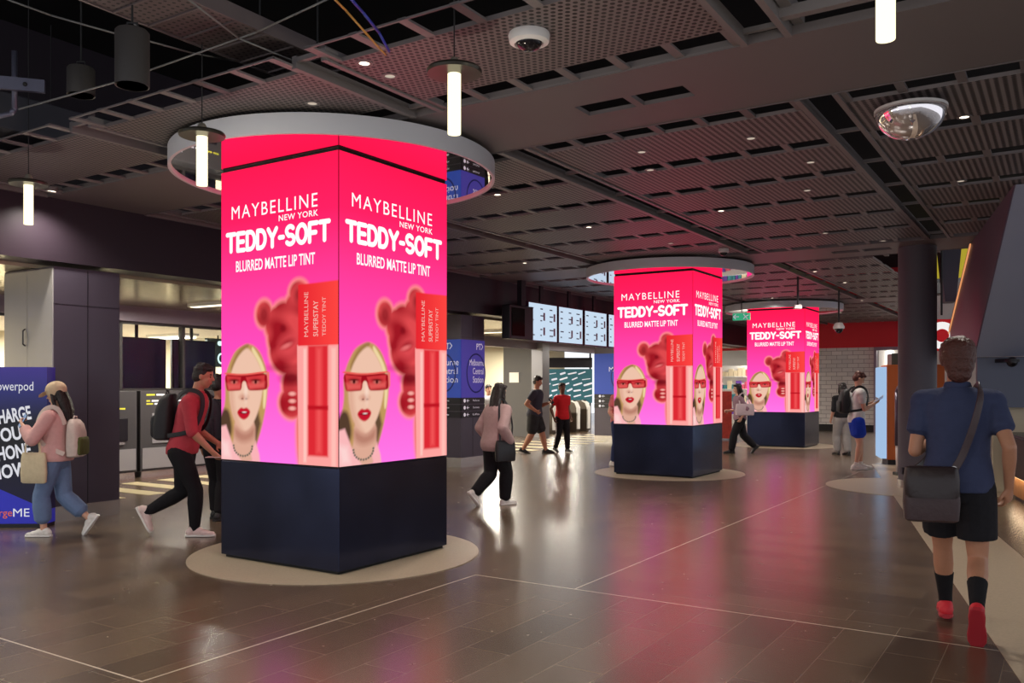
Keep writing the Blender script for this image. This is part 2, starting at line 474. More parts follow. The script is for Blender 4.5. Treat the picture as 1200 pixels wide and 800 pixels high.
for s, t in ((-9.5, 33), (-4.7, 32.5), (-1.5, 33)):
    hall_light(s, t, 3.0, label='bright ceiling light in the passage beyond the red bulkhead', power=120, col=(1, .96, .9))
for t in (2.6, 8.9, 17.0, 25):  # first one, out of view, is added to brighten the pillar's door face
    hall_light(-11.4, t, 2.82, w=.9, d=.12, power=130, label='slim warm light set in the metal soffit')

# ================================================================== ADVERTISING COLUMNS
SW, SH, SZ = 1.40, 2.50, .86
def ad_picture():
    """the advert shown on the screens, as colours on a fine grid"""
    nx, ny = 190, 330
    X, Y = np.meshgrid(np.linspace(0, SW, nx), np.linspace(0, SH, ny))      # Y measured down from the top
    def c(r, g, b): return np.array(lin(r, g, b)[:3])
    u = X / SW; v = Y / SH
    def ramp(stops):
        out = np.zeros(X.shape + (3,))
        for i in range(3): out[..., i] = np.interp(v, [a for a, _ in stops], [cc[i] for _, cc in stops])
        return out
    im = ramp([(0, c(255, 26, 80)), (.18, c(255, 34, 96)), (.40, c(255, 62, 146)), (.62, c(250, 78, 176)), (1, c(240, 120, 206))])
    im = im * np.stack([np.full_like(v, 1.25), np.ones_like(v), 1.06 + .28 * v], -1)
    E = .006
    def px(x): return (x - 10) * SW / 450
    def py(y): return .875 + (y - 10) * .002138
    def over(a, col):
        nonlocal im
        col = np.asarray(col)
        im = im * (1 - a[..., None]) + col * a[..., None]
    def ell(cx, cy, rx, ry, soft=E, rot=0):
        dx, dy = X - cx, Y - cy
        if rot:
            cr, sr = math.cos(rot), math.sin(rot); dx, dy = dx * cr + dy * sr, -dx * sr + dy * cr
        d = (np.sqrt((dx / rx) ** 2 + (dy / ry) ** 2) - 1) * min(rx, ry)
        return np.clip(.5 - d / (2 * soft), 0, 1)
    def poly(pts, soft=E):
        P = [(px(a), py(b)) for a, b in pts]
        if len(P) > 5:                                   # organic outlines: round the corners
            for _ in range(2):
                Q = []
                for (x0, y0), (x1, y1) in zip(P, P[1:] + P[:1]):
                    Q += [(x0 * .78 + x1 * .22, y0 * .78 + y1 * .22), (x0 * .22 + x1 * .78, y0 * .22 + y1 * .78)]
                P = Q
        ins = np.zeros(X.shape, bool); dist = np.full(X.shape, 9.0)
        for (x0, y0), (x1, y1) in zip(P, P[1:] + P[:1]):
            cond = ((y0 > Y) != (y1 > Y)) & (X < (x1 - x0) * (Y - y0) / ((y1 - y0) or 1e-9) + x0)
            ins ^= cond
            ex, ey = x1 - x0, y1 - y0; tt = np.clip(((X - x0) * ex + (Y - y0) * ey) / (ex * ex + ey * ey + 1e-9), 0, 1)
            dist = np.minimum(dist, np.hypot(X - x0 - tt * ex, Y - y0 - tt * ey))
        d = np.where(ins, -dist, dist)
        return np.clip(.5 - d / (2 * soft), 0, 1)
    # gummy bear
    parts = [(185, 188, 30, 50, 0), (318, 118, 34, 48, 0), (262, 265, 62, 120, 0), (278, 330, 70, 96, 0), (300, 470, 42, 80, 0), (292, 535, 46, 58, 0), (310, 200, 50, 90, 0), (246, 232, 56, 72, 0), (330, 640, 16, 150, 0)]
    gl = np.zeros(X.shape); fill = np.zeros(X.shape)
    for x, y, rx, ry, ro in parts:
        gl = np.maximum(gl, ell(px(x), py(y), rx * .00311 + .028, ry * .002138 + .028, .02))
        fill = np.maximum(fill, ell(px(x), py(y), rx * .00311, ry * .002138, .016))
    over(gl, c(255, 142, 140))
    sh = np.clip(.5 + .75 * np.sin(X * 13 + np.cos(Y * 11) * 1.8) * np.cos(Y * 9.5 + X * 3), 0, 1)[..., None]
    over(fill, c(160, 24, 36) * (1 - sh) + c(224, 74, 78) * sh)
    over(ell(px(185), py(190), .055, .075, .03) * .8, c(140, 26, 34)); over(ell(px(318), py(122), .05, .06, .03) * .8, c(140, 26, 34))
    over(ell(px(282), py(318), .115, .10, .05) * .9, c(222, 74, 80)); over(ell(px(276), py(308), .075, .035, .02, -.3) * .8, c(150, 22, 34))
    over(ell(px(272), py(316), .06, .018, .01, -.3) * .8, c(240, 120, 120))
    over(ell(px(258), py(248), .032, .028, .015) * .8, c(130, 16, 28))
    over(ell(px(262), py(400), .15, .02, .03) * .7, c(120, 10, 24))
    over(ell(px(292), py(440), .12, .05, .03) * .85, c(110, 8, 22))
    over(ell(px(292), py(538), .10, .10, .04) * .8, c(170, 22, 36))
    for dy in (-34, -6, 22): over(ell(px(294), py(535 + dy), .038, .016, .008), c(248, 170, 160))
    # lip tint: red cap over a clear tube
    over(poly([(312, 315), (470, 315), (470, 800), (318, 800)]), c(255, 164, 160))
    g = np.clip((X - px(320)) / (px(460) - px(320)), 0, 1)[..., None]
    over(poly([(316, 85), (470, 80), (470, 318), (316, 318)]), c(232, 38, 48) * (1 - g) + c(255, 70, 66) * g)
    over(poly([(352, 318), (424, 318), (424, 735), (352, 735)], .012), c(222, 42, 52))
    over(poly([(384, 330), (400, 330), (400, 720), (384, 720)], .03) * .8, c(250, 96, 96))
    over(poly([(352, 545), (424, 545), (424, 560), (352, 560)], .01), c(190, 20, 34))
    over(poly([(336, 330), (346, 330), (346, 760), (336, 760)], .01) * .8, c(255, 206, 196))
    over(poly([(436, 330), (452, 330), (452, 770), (436, 770)], .012) * .8, c(255, 196, 186))
    # woman in red sunglasses
    over(poly([(115, 300), (70, 325), (42, 380), (24, 440), (28, 520), (14, 600), (-5, 660), (-5, 780), (60, 770), (130, 740), (152, 715), (176, 640), (192, 560), (202, 470), (194, 400), (172, 340), (146, 310)], .012), c(192, 150, 92))
    over(poly([(20, 560), (44, 570), (58, 650), (40, 700), (-5, 690), (-5, 620)], .02), c(86, 62, 46))
    over(poly([(128, 640), (160, 560), (172, 620), (150, 715), (122, 716)], .02), c(100, 74, 54))
    over(poly([(128, 305), (110, 340), (60, 420), (46, 400), (78, 330), (112, 303)], .012) * .8, c(150, 112, 68))
    over(poly([(140, 310), (186, 390), (198, 470), (190, 560), (180, 560), (184, 470), (170, 390), (134, 330)], .01), c(238, 214, 160))
    over(poly([(66, 590), (150, 600), (150, 700), (160, 775), (30, 775), (62, 700)], .012), c(222, 170, 148))
    over(poly([(62, 630), (110, 665), (150, 625), (148, 680), (100, 700), (66, 680)], .03) * .8, c(176, 116, 98))
    over(poly([(46, 440), (58, 396), (78, 356), (100, 330), (118, 318), (138, 336), (160, 372), (178, 415), (184, 460), (172, 540), (152, 600), (128, 640), (108, 652), (86, 640), (60, 600), (46, 540), (42, 470)], .012), c(238, 194, 170))
    over(poly([(44, 470), (60, 480), (66, 560), (84, 620), (104, 650), (84, 640), (58, 600), (44, 540)], .03) * .7, c(216, 160, 136))
    over(ell(px(104), py(516), .045, .022, .02) * .8, c(196, 126, 106)); over(ell(px(98), py(522), .012, .006, .006), c(120, 60, 52)); over(ell(px(114), py(522), .012, .006, .006), c(120, 60, 52))
    over(ell(px(112), py(490), .018, .07, .02) * .6, c(255, 230, 214))
    over(poly([(74, 576), (92, 556), (104, 562), (116, 556), (132, 572), (122, 596), (104, 608), (86, 598)], .008), c(196, 22, 44))
    over(poly([(84, 578), (104, 574), (124, 577), (104, 584)], .005), c(110, 8, 22)); over(ell(px(106), py(576), .022, .005, .004), c(250, 236, 230))
    over(poly([(22, 418), (100, 428), (200, 414), (200, 480), (188, 487), (130, 490), (120, 484), (112, 452), (98, 452), (94, 486), (84, 490), (40, 492), (32, 486)], .006), c(158, 14, 28))
    over(poly([(32, 430), (92, 436), (88, 482), (40, 485)], .006), c(212, 58, 62)); over(poly([(112, 436), (188, 428), (186, 476), (128, 482)], .006), c(212, 58, 62))
    over(poly([(34, 462), (90, 464), (88, 482), (40, 485)], .02) * .8, c(228, 96, 92)); over(poly([(116, 464), (188, 456), (186, 476), (128, 482)], .02) * .8, c(228, 96, 92))
    for ex in (64, 152):
        over(ell(px(ex), py(450), .062, .018, .014) * .8, c(140, 18, 28)); over(ell(px(ex), py(456), .040, .014, .008), c(206, 110, 100)); over(ell(px(ex), py(455), .016, .016, .007), c(66, 6, 12)); over(ell(px(ex), py(448), .046, .005, .004), c(70, 4, 12))
    over(poly([(22, 416), (100, 424), (200, 411), (200, 418), (100, 431), (22, 424)], .004), c(236, 92, 84))
    over(poly([(196, 416), (206, 416), (206, 470), (200, 482)], .004), c(236, 120, 110))
    # pink blouse and chain
    over(poly([(-5, 640), (30, 630), (62, 720), (96, 775), (-5, 775)], .012), c(250, 184, 186)); over(poly([(6, 690), (40, 700), (50, 760), (20, 760)], .03) * .6, c(255, 226, 222))
    over(poly([(152, 690), (166, 740), (170, 775), (140, 775), (132, 740)], .012), c(250, 178, 182))
    for i in range(13):
        a = math.pi * (i / 12); over(ell(px(100 - 38 * math.cos(a)), py(712 + 40 * math.sin(a)), .012, .010, .004), c(110, 104, 92))
    me = bpy.data.meshes.new('advert_picture')
    vs = np.stack([X, np.zeros_like(X), SH - Y], -1).reshape(-1, 3)
    idx = np.arange(nx * ny).reshape(ny, nx)
    fs = np.stack([idx[1:, :-1], idx[1:, 1:], idx[:-1, 1:], idx[:-1, :-1]], -1).reshape(-1, 4)
    me.from_pydata(vs.tolist(), [], fs.tolist())
    at = me.color_attributes.new('advert', 'FLOAT_COLOR', 'POINT')
    at.data.foreach_set('color', np.concatenate([im.reshape(-1, 3), np.ones((nx * ny, 1))], 1).astype(np.float32).ravel())
    m = bpy.data.materials.new('lit_advert_screen'); m.use_nodes = True
    nt = m.node_tree; nt.nodes.clear()
    e = nt.nodes.new('ShaderNodeEmission'); o = nt.nodes.new('ShaderNodeOutputMaterial'); a = nt.nodes.new('ShaderNodeVertexColor'); a.layer_name = 'advert'
    nt.links.new(a.outputs[0], e.inputs[0]); e.inputs[1].default_value = 1.0; nt.links.new(e.outputs[0], o.inputs[0])
    me.materials.append(m)
    return me
def lettering():
    m = MB(); Y = -.004
    H = lambda v: SH * (1 - v)
    add_text(m, 'MAYBELLINE', SW * .10, H(.168), SW * .74, SH * .044, Y, space=1.2)
    add_text(m, 'NEW YORK', SW * .52, H(.198), SW * .325, SH * .020, Y, bold=.012, space=1.1)
    word = 'TEDDY-SOFT'; gap = .34
    tot = sum(GW[c] for c in word) + gap * (len(word) - 1)
    r = .0200; x = .045 * SW + r; sx = (.90 * SW - 2 * r) / tot; hz = SH * .074 - 2 * r
    for c in word:
        strokes(m, [[(x + a * sx, H(.286) + r + b * hz) for a, b in p] for p in GLY[c]], r, Y)
        x += (GW[c] + gap) * sx
    add_text(m, 'BLURRED MATTE LIP TINT', SW * .14, H(.352), SW * .68, SH * .038, Y, bold=.018)
    m.mt(1)
    add_text(m, 'MAYBELLINE', SW * .765, H(.585), SH * .145, .045, Y, rot=R(90))
    add_text(m, 'SUPERSTAY', SW * .845, H(.585), SH * .115, .055, Y, rot=R(90), bold=.01)
    add_text(m, 'TEDDY TINT', SW * .905, H(.585), SH * .125, .038, Y, rot=R(90))
    return m
screen_me = ad_picture()
white_glow = glow('white_screen_lettering', (255, 255, 255), 1.05)
pale_glow = glow('pale_screen_lettering', (255, 190, 180), .9)
base_m = mat('blue_black_metal_cladding', (46, 51, 74), .2, .75, bump=.06, scale=2.5, vary=.5)  # extra blue and cloudy patches imitate reflections in the dark cladding
cap_m = mat('matt_black', (10, 10, 11), .6)
rim_m = mat('pale_grey_rim_paint', (196, 196, 202), .4)
mirror_m = mat('mirror_soffit', (235, 232, 235), .015, 1.0)
def column(F, i, label, label2):
    ctr = Vector(F) + .705 * (Vector((-CA, SA, 0)) + Vector((SA, CA, 0)))
    o = thing('advertising_column', ctr, GR, label, 'advertising column', 'pink advertising columns')
    h = .705
    MB().box(-h, h, -h, h, .03, SZ - .012).build('base', base_m, o, bevel=.006)
    MB().box(-h + .03, h - .03, -h + .03, h - .03, 0, .03).build('plinth', cap_m, o)
    MB().box(-h + .012, h - .012, -h + .012, h - .012, SZ - .012, SZ + SH + .018).build('core', cap_m, o)
    for k in range(4):
        s = link('screen', screen_me, o)
        M = Matrix.Rotation(k * math.pi / 2, 4, 'Z') @ Matrix.Translation((-SW / 2, -h, SZ))
        s.matrix_local = M
        if i == 0 and k == 0:
            global LET
            LET = lettering().mesh('lettering'); LET.materials.append(white_glow); LET.materials.append(pale_glow)
        link('lettering', LET, s)
    c = thing('ring_canopy', ctr + Vector((0, 0, 0)), GR, label2, 'canopy', 'round canopies over the columns')
    MB().lathe([(1.395, 3.36), (1.42, 3.36), (1.42, 3.515), (1.395, 3.515)], n=96, closed=True).build('rim', rim_m, c, smooth='auto')
    MB().lathe([(1.394, 3.380), (1.394, 3.41)], n=96).build('mirror_soffit', mirror_m, c, smooth='auto')
    for a in range(4):
        hx, hy = 1.1 * math.cos(a * math.pi / 2), 1.1 * math.sin(a * math.pi / 2)
        MB().frust((hx, hy, 3.41), (hx, hy, CEIL + .2), .012, .012).build('hanger', DKGREY, c)
    d = MB().lathe([(1.275, 0.0008), (1.275, .006)], n=96).build('trim_%d' % (10 + i), stone, loc=ctr); tag(d, kind='structure')
    return ctr
cols = [((-1.365, 6.79, 0), 'nearest and largest pink advertising column, on a black base', 'round mirror canopy with grey rim over the nearest advertising column'),
        ((2.918, 13.90, 0), 'middle pink advertising column on a blue-black base', 'round mirror canopy with grey rim over the middle advertising column'),
        ((7.05, 20.75, 0), 'farthest and smallest pink advertising column before the tiled wall', 'round mirror canopy with pale rim over the farthest advertising column')]
CTR = [column(F, i, a, b) for i, (F, a, b) in enumerate(cols)]

# ================================================================== CEILING FITTINGS
lamp_white = glow('pendant_tube_light', (255, 243, 200), 1.7)
bronze = mat('smoked_bronze_disc', (62, 58, 50), .3, .6)
wire = mat('dark_cable', (40, 39, 40), .6)
def pendant(s, t, zb, label, top=5.3):
    o = thing('tube_pendant_lamp', G(s, t, zb), GR, label, 'pendant lamp', 'glowing tube pendant lamps')
    MB().lathe([(.0, 0), (.036, 0), (.037, .005), (.037, .36), (0, .36)], n=28).build('glass_tube', lamp_white, o, smooth='auto')
    MB().lathe([(.037, .335), (.150, .335), (.156, .350), (.150, .362), (.037, .362)], n=40, closed=True).build('disc_shade', bronze, o, smooth='auto')
    MB().lathe([(.0, .36), (.034, .36), (.034, .40), (.02, .425), (0, .425)], n=24).build('cap', mat('pale_metal_cap', (170, 164, 150), .3, .7), o, smooth='auto')
    MB().frust((0, 0, .42), (0, 0, top - zb), .004, .004, 8).build('cable', wire, o)
    l = bpy.data.lights.new('pendant_light', 'POINT'); l.energy = 14; l.color = (1, .92, .76); l.shadow_soft_size = .04
    lo = bpy.data.objects.new('pendant_light', l); COL.objects.link(lo); lo.location = G(s, t, zb - .06)
pendant(-2.87, 3.86, 2.90, 'glowing white tube pendant lamp with bronze disc above the right end of the nearest canopy')
pendant(-4.98, 3.81, 2.87, 'glowing tube pendant lamp with dark disc in front of the nearest canopy left edge', 3.84)
pendant(-7.42, 3.93, 2.87, 'glowing tube pendant lamp farthest left, hanging before the dark fascia')
pendant(-.61, 3.70, 2.88, 'glowing tube pendant lamp at the top right, cut off by the photo edge')
LAB_D = 'small round recessed downlight in the grey ceiling'
def downlight(px, py, lit=True, z=CEIL):
    d = (z - 1.5) * 1010 / (452 - py)
    p = pix(px, py, d)
    o = thing('downlight', (p.x, p.y, z), GR, LAB_D, 'downlight', 'recessed ceiling downlights')
    MB().lathe([(.034, -.004), (.055, -.004), (.055, .002), (.034, .002)], n=24, closed=True).build('trim_ring', DKGREY, o)
    MB().lathe([(0, -.001), (.034, -.001)], n=24).build('lens', glow('downlight_lens', (255, 240, 215), 3.5) if lit else glow('dim_downlight_lens', (255, 236, 214), .55), o)
    if lit:
        l = bpy.data.lights.new('downlight_lamp', 'SPOT'); l.energy = DOWN_W * 4; l.color = (1, .92, .82); l.spot_size = R(140); l.spot_blend = .8; l.shadow_soft_size = .08
        lo = bpy.data.objects.new('downlight_lamp', l); COL.objects.link(lo); lo.location = (p.x, p.y, z - .03)
for px, py in ((427, 74), (457, 89), (583, 228), (690, 266), (615, 308), (762, 199), (845, 247), (967, 273), (1130, 137), (1126, 212), (1035, 282), (990, 331), (752, 178), (366, 121), (880, 162), (946, 223), (786, 285), (778, 339), (950, 190), (955, 318), (1010, 352), (905, 349), (985, 366), (900, 362)):  # last four are added to brighten the tiled wall and red bulkhead
    downlight(px, py, lit=(px, py) in ((427, 74), (690, 266), (845, 247), (1130, 137), (583, 228), (990, 331), (615, 308), (955, 318), (778, 339), (1010, 352), (905, 349), (985, 366), (900, 362)))
for s, t in ((-3, 1.0), (-6.5, 1.8), (-9.0, 5.0), (-.3, .8)):          # more such fittings, mostly unseen, added to light the open area
    p = G(s, t)
    o = thing('downlight', (p.x, p.y, CEIL), GR, LAB_D, 'downlight', 'recessed ceiling downlights')
    MB().lathe([(.048, -.004), (.066, -.004), (.066, .04), (.048, .04)], n=24, closed=True).build('trim_ring', DKGREY, o)
    MB().lathe([(0, -.001), (.048, -.001)], n=24).build('lens', glow('downlight_lens', (255, 240, 215), 6), o)
    MB().frust((0, 0, .0), (0, 0, 1.75), .006, .006, 8).build('stem', wire, o)
    l = bpy.data.lights.new('downlight_lamp', 'SPOT'); l.energy = DOWN_W * 4; l.color = (1, .92, .82); l.spot_size = R(140); l.spot_blend = .8; l.shadow_soft_size = .08
    lo = bpy.data.objects.new('downlight_lamp', l); COL.objects.link(lo); lo.location = (p.x, p.y, CEIL - .03)
# cameras, domes, speakers
camw = mat('camera_white_plastic', (214, 210, 208), .35)
dark_glass = mat('smoked_dome_glass', (30, 26, 30), .05, .2)
o = thing('dome_camera', (.10, 5.02, CEIL), 0, 'white dome security camera on the dotted ceiling panel at the top of the photo', 'security camera')
MB().lathe([(0, 0), (.118, 0), (.122, -.012), (.115, -.05), (.085, -.062), (.078, -.05), (0, -.05)], n=40).build('housing', camw, o, smooth='auto')
MB().ball((0, 0, -.048), .078, .078, .052).build('dome', dark_glass, o, smooth=True)
p = pix(1067, 120, 6.24)
o = thing('half_dome_mirror', (p.x, p.y, CEIL - .06), 0, 'clear half dome safety mirror hanging under the ceiling at upper right', 'dome mirror')
pr = [(.24 * math.cos(a), -.205 * math.sin(a)) for a in [i * math.pi / 2 / 12 for i in range(13)]]
MB().lathe(pr[:-1] + [(.002, -.205)], n=48).build('clear_bowl', mat('clear_acrylic_mirror', (240, 234, 236), .03, .85), o, smooth=True)
MB().lathe([(.232, .0), (.246, -.004), (.246, .016), (.232, .016)], n=48, closed=True).build('rim', camw, o, smooth='auto')
MB().lathe([(0, .017), (.235, .012)], n=48).build('top_disc', camw, o)
MB().frust((0, 0, .016), (0, 0, .06), .03, .03).build('stem', DKGREY, o)
p = pix(848, 289, 12.9)
o = thing('dome_camera', (p.x, p.y, CEIL), 0, 'small grey dome security camera just behind the middle column canopy rim', 'security camera')
MB().lathe([(0, .0), (.075, 0), (.08, -.05), (.06, -.06), (0, -.06)], n=28).build('housing', camw, o, smooth='auto')
MB().ball((0, 0, -.06), .058, .058, .05).build('dome', dark_glass, o, smooth=True)
p = pix(983, 385, 18.5)
o = thing('dome_camera', (p.x, p.y, p.z), 0, 'white dome security camera on a pole right of the farthest canopy', 'security camera')
MB().frust((0, 0, .1), (0, 0, CEIL - p.z), .018, .018, 10).build('pole', wire, o)
MB().lathe([(0, .13), (.07, .13), (.12, .04), (.115, 0), (0, 0)], n=28).build('housing', camw, o, smooth='auto')
MB().ball((0, 0, 0), .09, .09, .1).build('dome', dark_glass, o, smooth=True)
p = pix(935, 362, 16.2)
o = thing('pole_sensor', (p.x, p.y, p.z), 0, 'thin dark pole with small grey sensor box before the farthest canopy', 'sensor')
MB().frust((0, 0, .06), (0, 0, CEIL - p.z), .02, .02, 10).build('pole', wire, o)
MB().box(-.07, .07, -.05, .05, 0, .08).build('sensor_box', camw, o, bevel=.012)
def drum(px, py_b, d, label, r_=.1, Lh=.33, top=5.3):
    p = pix(px, py_b, d)
    o = thing('cylinder_speaker', p, 0, label, 'speaker', 'hanging cylinder speakers')
    MB().lathe([(r_ * .92, .004), (r_, 0), (r_, Lh), (r_ * .9, Lh + .012), (0, Lh + .012)], n=40).build('housing', mat('dark_grey_drum', (66, 62, 60), .6), o, smooth='auto')
    MB().lathe([(0, -.002), (r_ * .9, -.002)], n=40).build('grille', mat('cream_speaker_grille', (196, 190, 168), .6), o)
    MB().tube([(-.04, 0, Lh), (-.03, 0, Lh + .06), (.03, 0, Lh + .06), (.04, 0, Lh)], .006).build('bracket', wire, o)
    MB().frust((0, 0, Lh + .06), (0, 0, top - p.z), .007, .007, 8).build('cable', wire, o)
drum(155, 101, 5.3, 'dark grey cylinder speaker hanging in the open ceiling at the upper left', top=3.84)
drum(95, 112, 6.6, 'dim dark cylinder speaker hanging far back at the upper left', .1, .2)
# open ceiling services
trm = mat('dusty_metal_tray', (112, 100, 100), .5, .2)
tr = perforated('perforated_tray_metal', (96, 84, 84), (20, 16, 18), .05, .045, .011, True)
o = thing('cable_tray', G(-4.78, 1.2, 3.86), GR, 'perforated metal cable tray crossing the dark open ceiling at upper left', 'cable tray')
k = MB().box(-.28, .28, 0, 3.55, 0, .012)
for i in range(15): k.mt(1).box(-.28, .28, i * .25, i * .25 + .012, -.012, 0)
k.build('tray_floor', [tr, trm], o)
for x in (-.29, .27): MB().box(x, x + .02, 0, 3.55, -.01, .09).build('side_rail', trm, o)
for x, y in ((-.3, .4), (.3, .4), (-.3, 3.2), (.3, 3.2)): MB().frust((x, y, 0), (x, y, 1.4), .007, .007, 8).build('hanger_rod', wire, o)
o = thing('air_duct', G(-8.3, 1.6, 3.75), GR, 'dark flat air duct in the open ceiling at the far upper left', 'duct')
MB().box(-.5, .5, -1, 3.4, 0, .32).build('duct_body', mat('grey_galvanised_duct', (84, 82, 90), .45, .4), o, bevel=.01)
for i in range(5): MB().box(-.53, .53, -.9 + i * 1.0, -.86 + i * 1.0, -.03, .35).build('joint_flange', trm, o)
def cable(name, pts, r, m, label, cat='cable', group=None):
    o = MB().tube(pts, r).build(name, m, smooth=True); tag(o, label, cat, group)
cable('yellow_cable', [pix(385, -8, 4.4), pix(405, 12, 4.6), pix(445, 57, 5.0), pix(452, 64, 5.15)], .006, mat('yellow_cable_sheath', (176, 124, 52), .5), 'thin yellow cable coming down from the open ceiling to the downlights')
cable('blue_cable', [pix(405, -8, 4.4), pix(425, 14, 4.7), pix(444, 38, 5.0), pix(456, 60, 5.2)], .008, mat('blue_cable_sheath', (40, 48, 150), .5), 'blue cable coming down beside the yellow one')
gw = mat('galvanised_wire', (120, 118, 116), .5)
WL = ['long suspension wire from the top left corner to the cylinder speaker', 'suspension wire rising from left to right behind the cylinder speaker', 'suspension wire running across the cable tray to the nearest canopy', 'sagging cable running right from the top of the cylinder speaker']
for pts, lb in (([(5, -2, 5.4), (60, 18, 5.5), (138, 40, 5.5)], WL[0]), ([(22, 128, 5.65), (136, 96, 5.6), (300, 38, 5.55), (395, -6, 5.1)], WL[1]), ([(215, -5, 4.95), (280, 45, 5.5), (370, 82, 6.1)], WL[2]), ([(155, 24, 5.4), (170, 47, 5.5), (225, 62, 6.0), (300, 76, 6.8)], WL[3])):
    cable('suspension_wire', [pix(*p) for p in pts], .006, gw, lb, 'wire', 'suspension wires')
o = MB().tube([pix(17, 60, 7), pix(17, 128, 7), pix(13, 133, 7), pix(-25, 141, 7)], .022).build('conduit_pipe', mat('grey_conduit', (110, 110, 128), .4, .5), smooth=True)
tag(o, 'grey conduit pipe bending left at the upper left edge', 'pipe')
o = thing('strut_channel', pix(20, 106, 6.9), R(18), 'pale strut channel with bolt holes at the upper left edge', 'bracket')
MB().box(-.5, .2, -.02, .02, 0, .1).build('rail', mat('grey_conduit', (110, 110, 128)), o); MB().ball((.06, -.02, .05), .018).build('bolt', wire, o)

# ================================================================== LEFT SIDE: PILLARS, MACHINES, GATES, SIGNS
clad = mat('aubergine_grey_cladding', (76, 70, 82), .3, .25)
ldoor = mat('pale_grey_steel_doors', (176, 174, 172), .22, .35)
steel = mat('brushed_steel_plinth', (190, 186, 182), .25, .8)
blue_sign = mat('station_blue', (42, 74, 176), .45, emit=(42, 74, 176), es=.25)
violet_sign = mat('station_violet', (70, 66, 170), .45, emit=(70, 66, 170), es=.25)
txtw = mat('white_sign_print', (226, 228, 240), .6, emit=(226, 228, 240), es=.25)
pale_blue_print = mat('dark_blue_print', (26, 40, 120), .5)
signblack = mat('black_sign', (20, 18, 26), .4)
def sign_face(parent, w, face_mat, first):
    """station sign sheet in the xz plane, w wide, facing -y"""
    h = MB().box(0, w, -.012, 0, 1.28, 2.36).build('sign_panel', face_mat, parent)
    m = MB(); y = -.0135
    for sx in (0,):
        strokes(m, [[(.62 * w + .02, 2.19), (.62 * w + .02, 2.29), (.62 * w + .06, 2.29), (.62 * w + .07, 2.27), (.62 * w + .06, 2.245), (.62 * w + .02, 2.245)], [(.62 * w + .09, 2.29), (.62 * w + .15, 2.29)], [(.62 * w + .12, 2.29), (.62 * w + .12, 2.19)], [(.62 * w + .17, 2.30), (.62 * w + .22, 2.245), (.62 * w + .17, 2.19)]], .009, y)
    add_text(m, 'Melbourne', w * .34, 1.88, w * .62, .12, y)
    add_text(m, 'Central', w * .34 + w * .14, 1.72, w * .46, .12, y)
    add_text(m, 'Station', w * .34 + w * .14, 1.56, w * .46, .12, y)
    m.build('sign_lettering', txtw, h)
    rm = MB(); strokes(rm, [arc(w * .62, 1.74, .30, .36, 0, 360, 40)], .014, y - .0005); rm.build('ring_emblem', pale_blue_print, h)
    for i, z in enumerate((1.18, 1.05, .92)):
        d = MB().box(0, w, -.012, 0, z - .012, z + .10).build('direction_row', signblack, parent)
        m = MB()
        n = 12
        for cx in (w * .13,):
            m.add([(cx + .036 * math.cos(2 * math.pi * j / n), y, z + .045 + .036 * math.sin(2 * math.pi * j / n)) for j in range(n)], [tuple(range(n))])
        strokes(m, [[(w * .13 + .14, z + .045), (w * .13 + .07, z + .045)], [(w * .13 + .10, z + .07), (w * .13 + .07, z + .045), (w * .13 + .10, z + .02)]], .006, y)
        add_text(m, ('Platforms', 'Concourse', 'Lifts')[i], w * .48, z + .03, w * .28, .035, y)
        m.build('row_lettering', txtw, d)
def pillar(s0, t0, w, depth, label, signs, doors):
    o = thing('clad_pillar', G(s0, t0), GR, label, 'pillar', None)
    MB().box(-depth, 0, 0, w, .1, 2.815).build('shaft', clad, o)
    MB().box(-depth - .004, .004, -.004, w + .004, 0, .17).build('plinth', steel, o)
    m = MB().box(-.0, .003, w / 2 - .004, w / 2 + .004, .1, 2.8).box(0, .003, 0, w, 2.40, 2.406); m.build('joint', signblack, o)
    if doors:
        for a, b in ((-depth + .02, -depth / 2 - .004), (-depth / 2 + .004, -.005)):
            d = MB().box(a, b, -.014, 0, .12, 2.79).build('cabinet_door', ldoor, o)
            if a < -depth / 2 - .1: MB().tube([(b - .03, -.02, 1.95), (b - .03, -.045, 1.97), (b - .03, -.045, 2.12), (b - .03, -.02, 2.14)], .008).build('handle', signblack, d)
    if signs:
        hold = bpy.data.objects.new('sign_board', None); COL.objects.link(hold); hold.parent = o; hold.rotation_euler = (0, 0, R(90)); hold.location = (0, 0, 0)
        sign_face(hold, w, violet_sign, True)
        hold = bpy.data.objects.new('sign_board', None); COL.objects.link(hold); hold.parent = o; hold.location = (-depth, 0, 0)
        sign_face(hold, depth, blue_sign, True)
    return o
pillar(-9.34, 5.22, .78, 1.03, 'broad clad pillar with pale cabinet doors at the left edge, behind the charging kiosk', False, True)
pillar(-9.40, 12.85, .75, 1.1, 'clad pillar carrying blue station signs, right behind the nearest advertising column', True, False)
pillar(-9.40, 20.7, .75, 1.3, 'clad pillar with a blue station sign partly behind the middle advertising column', True, False)
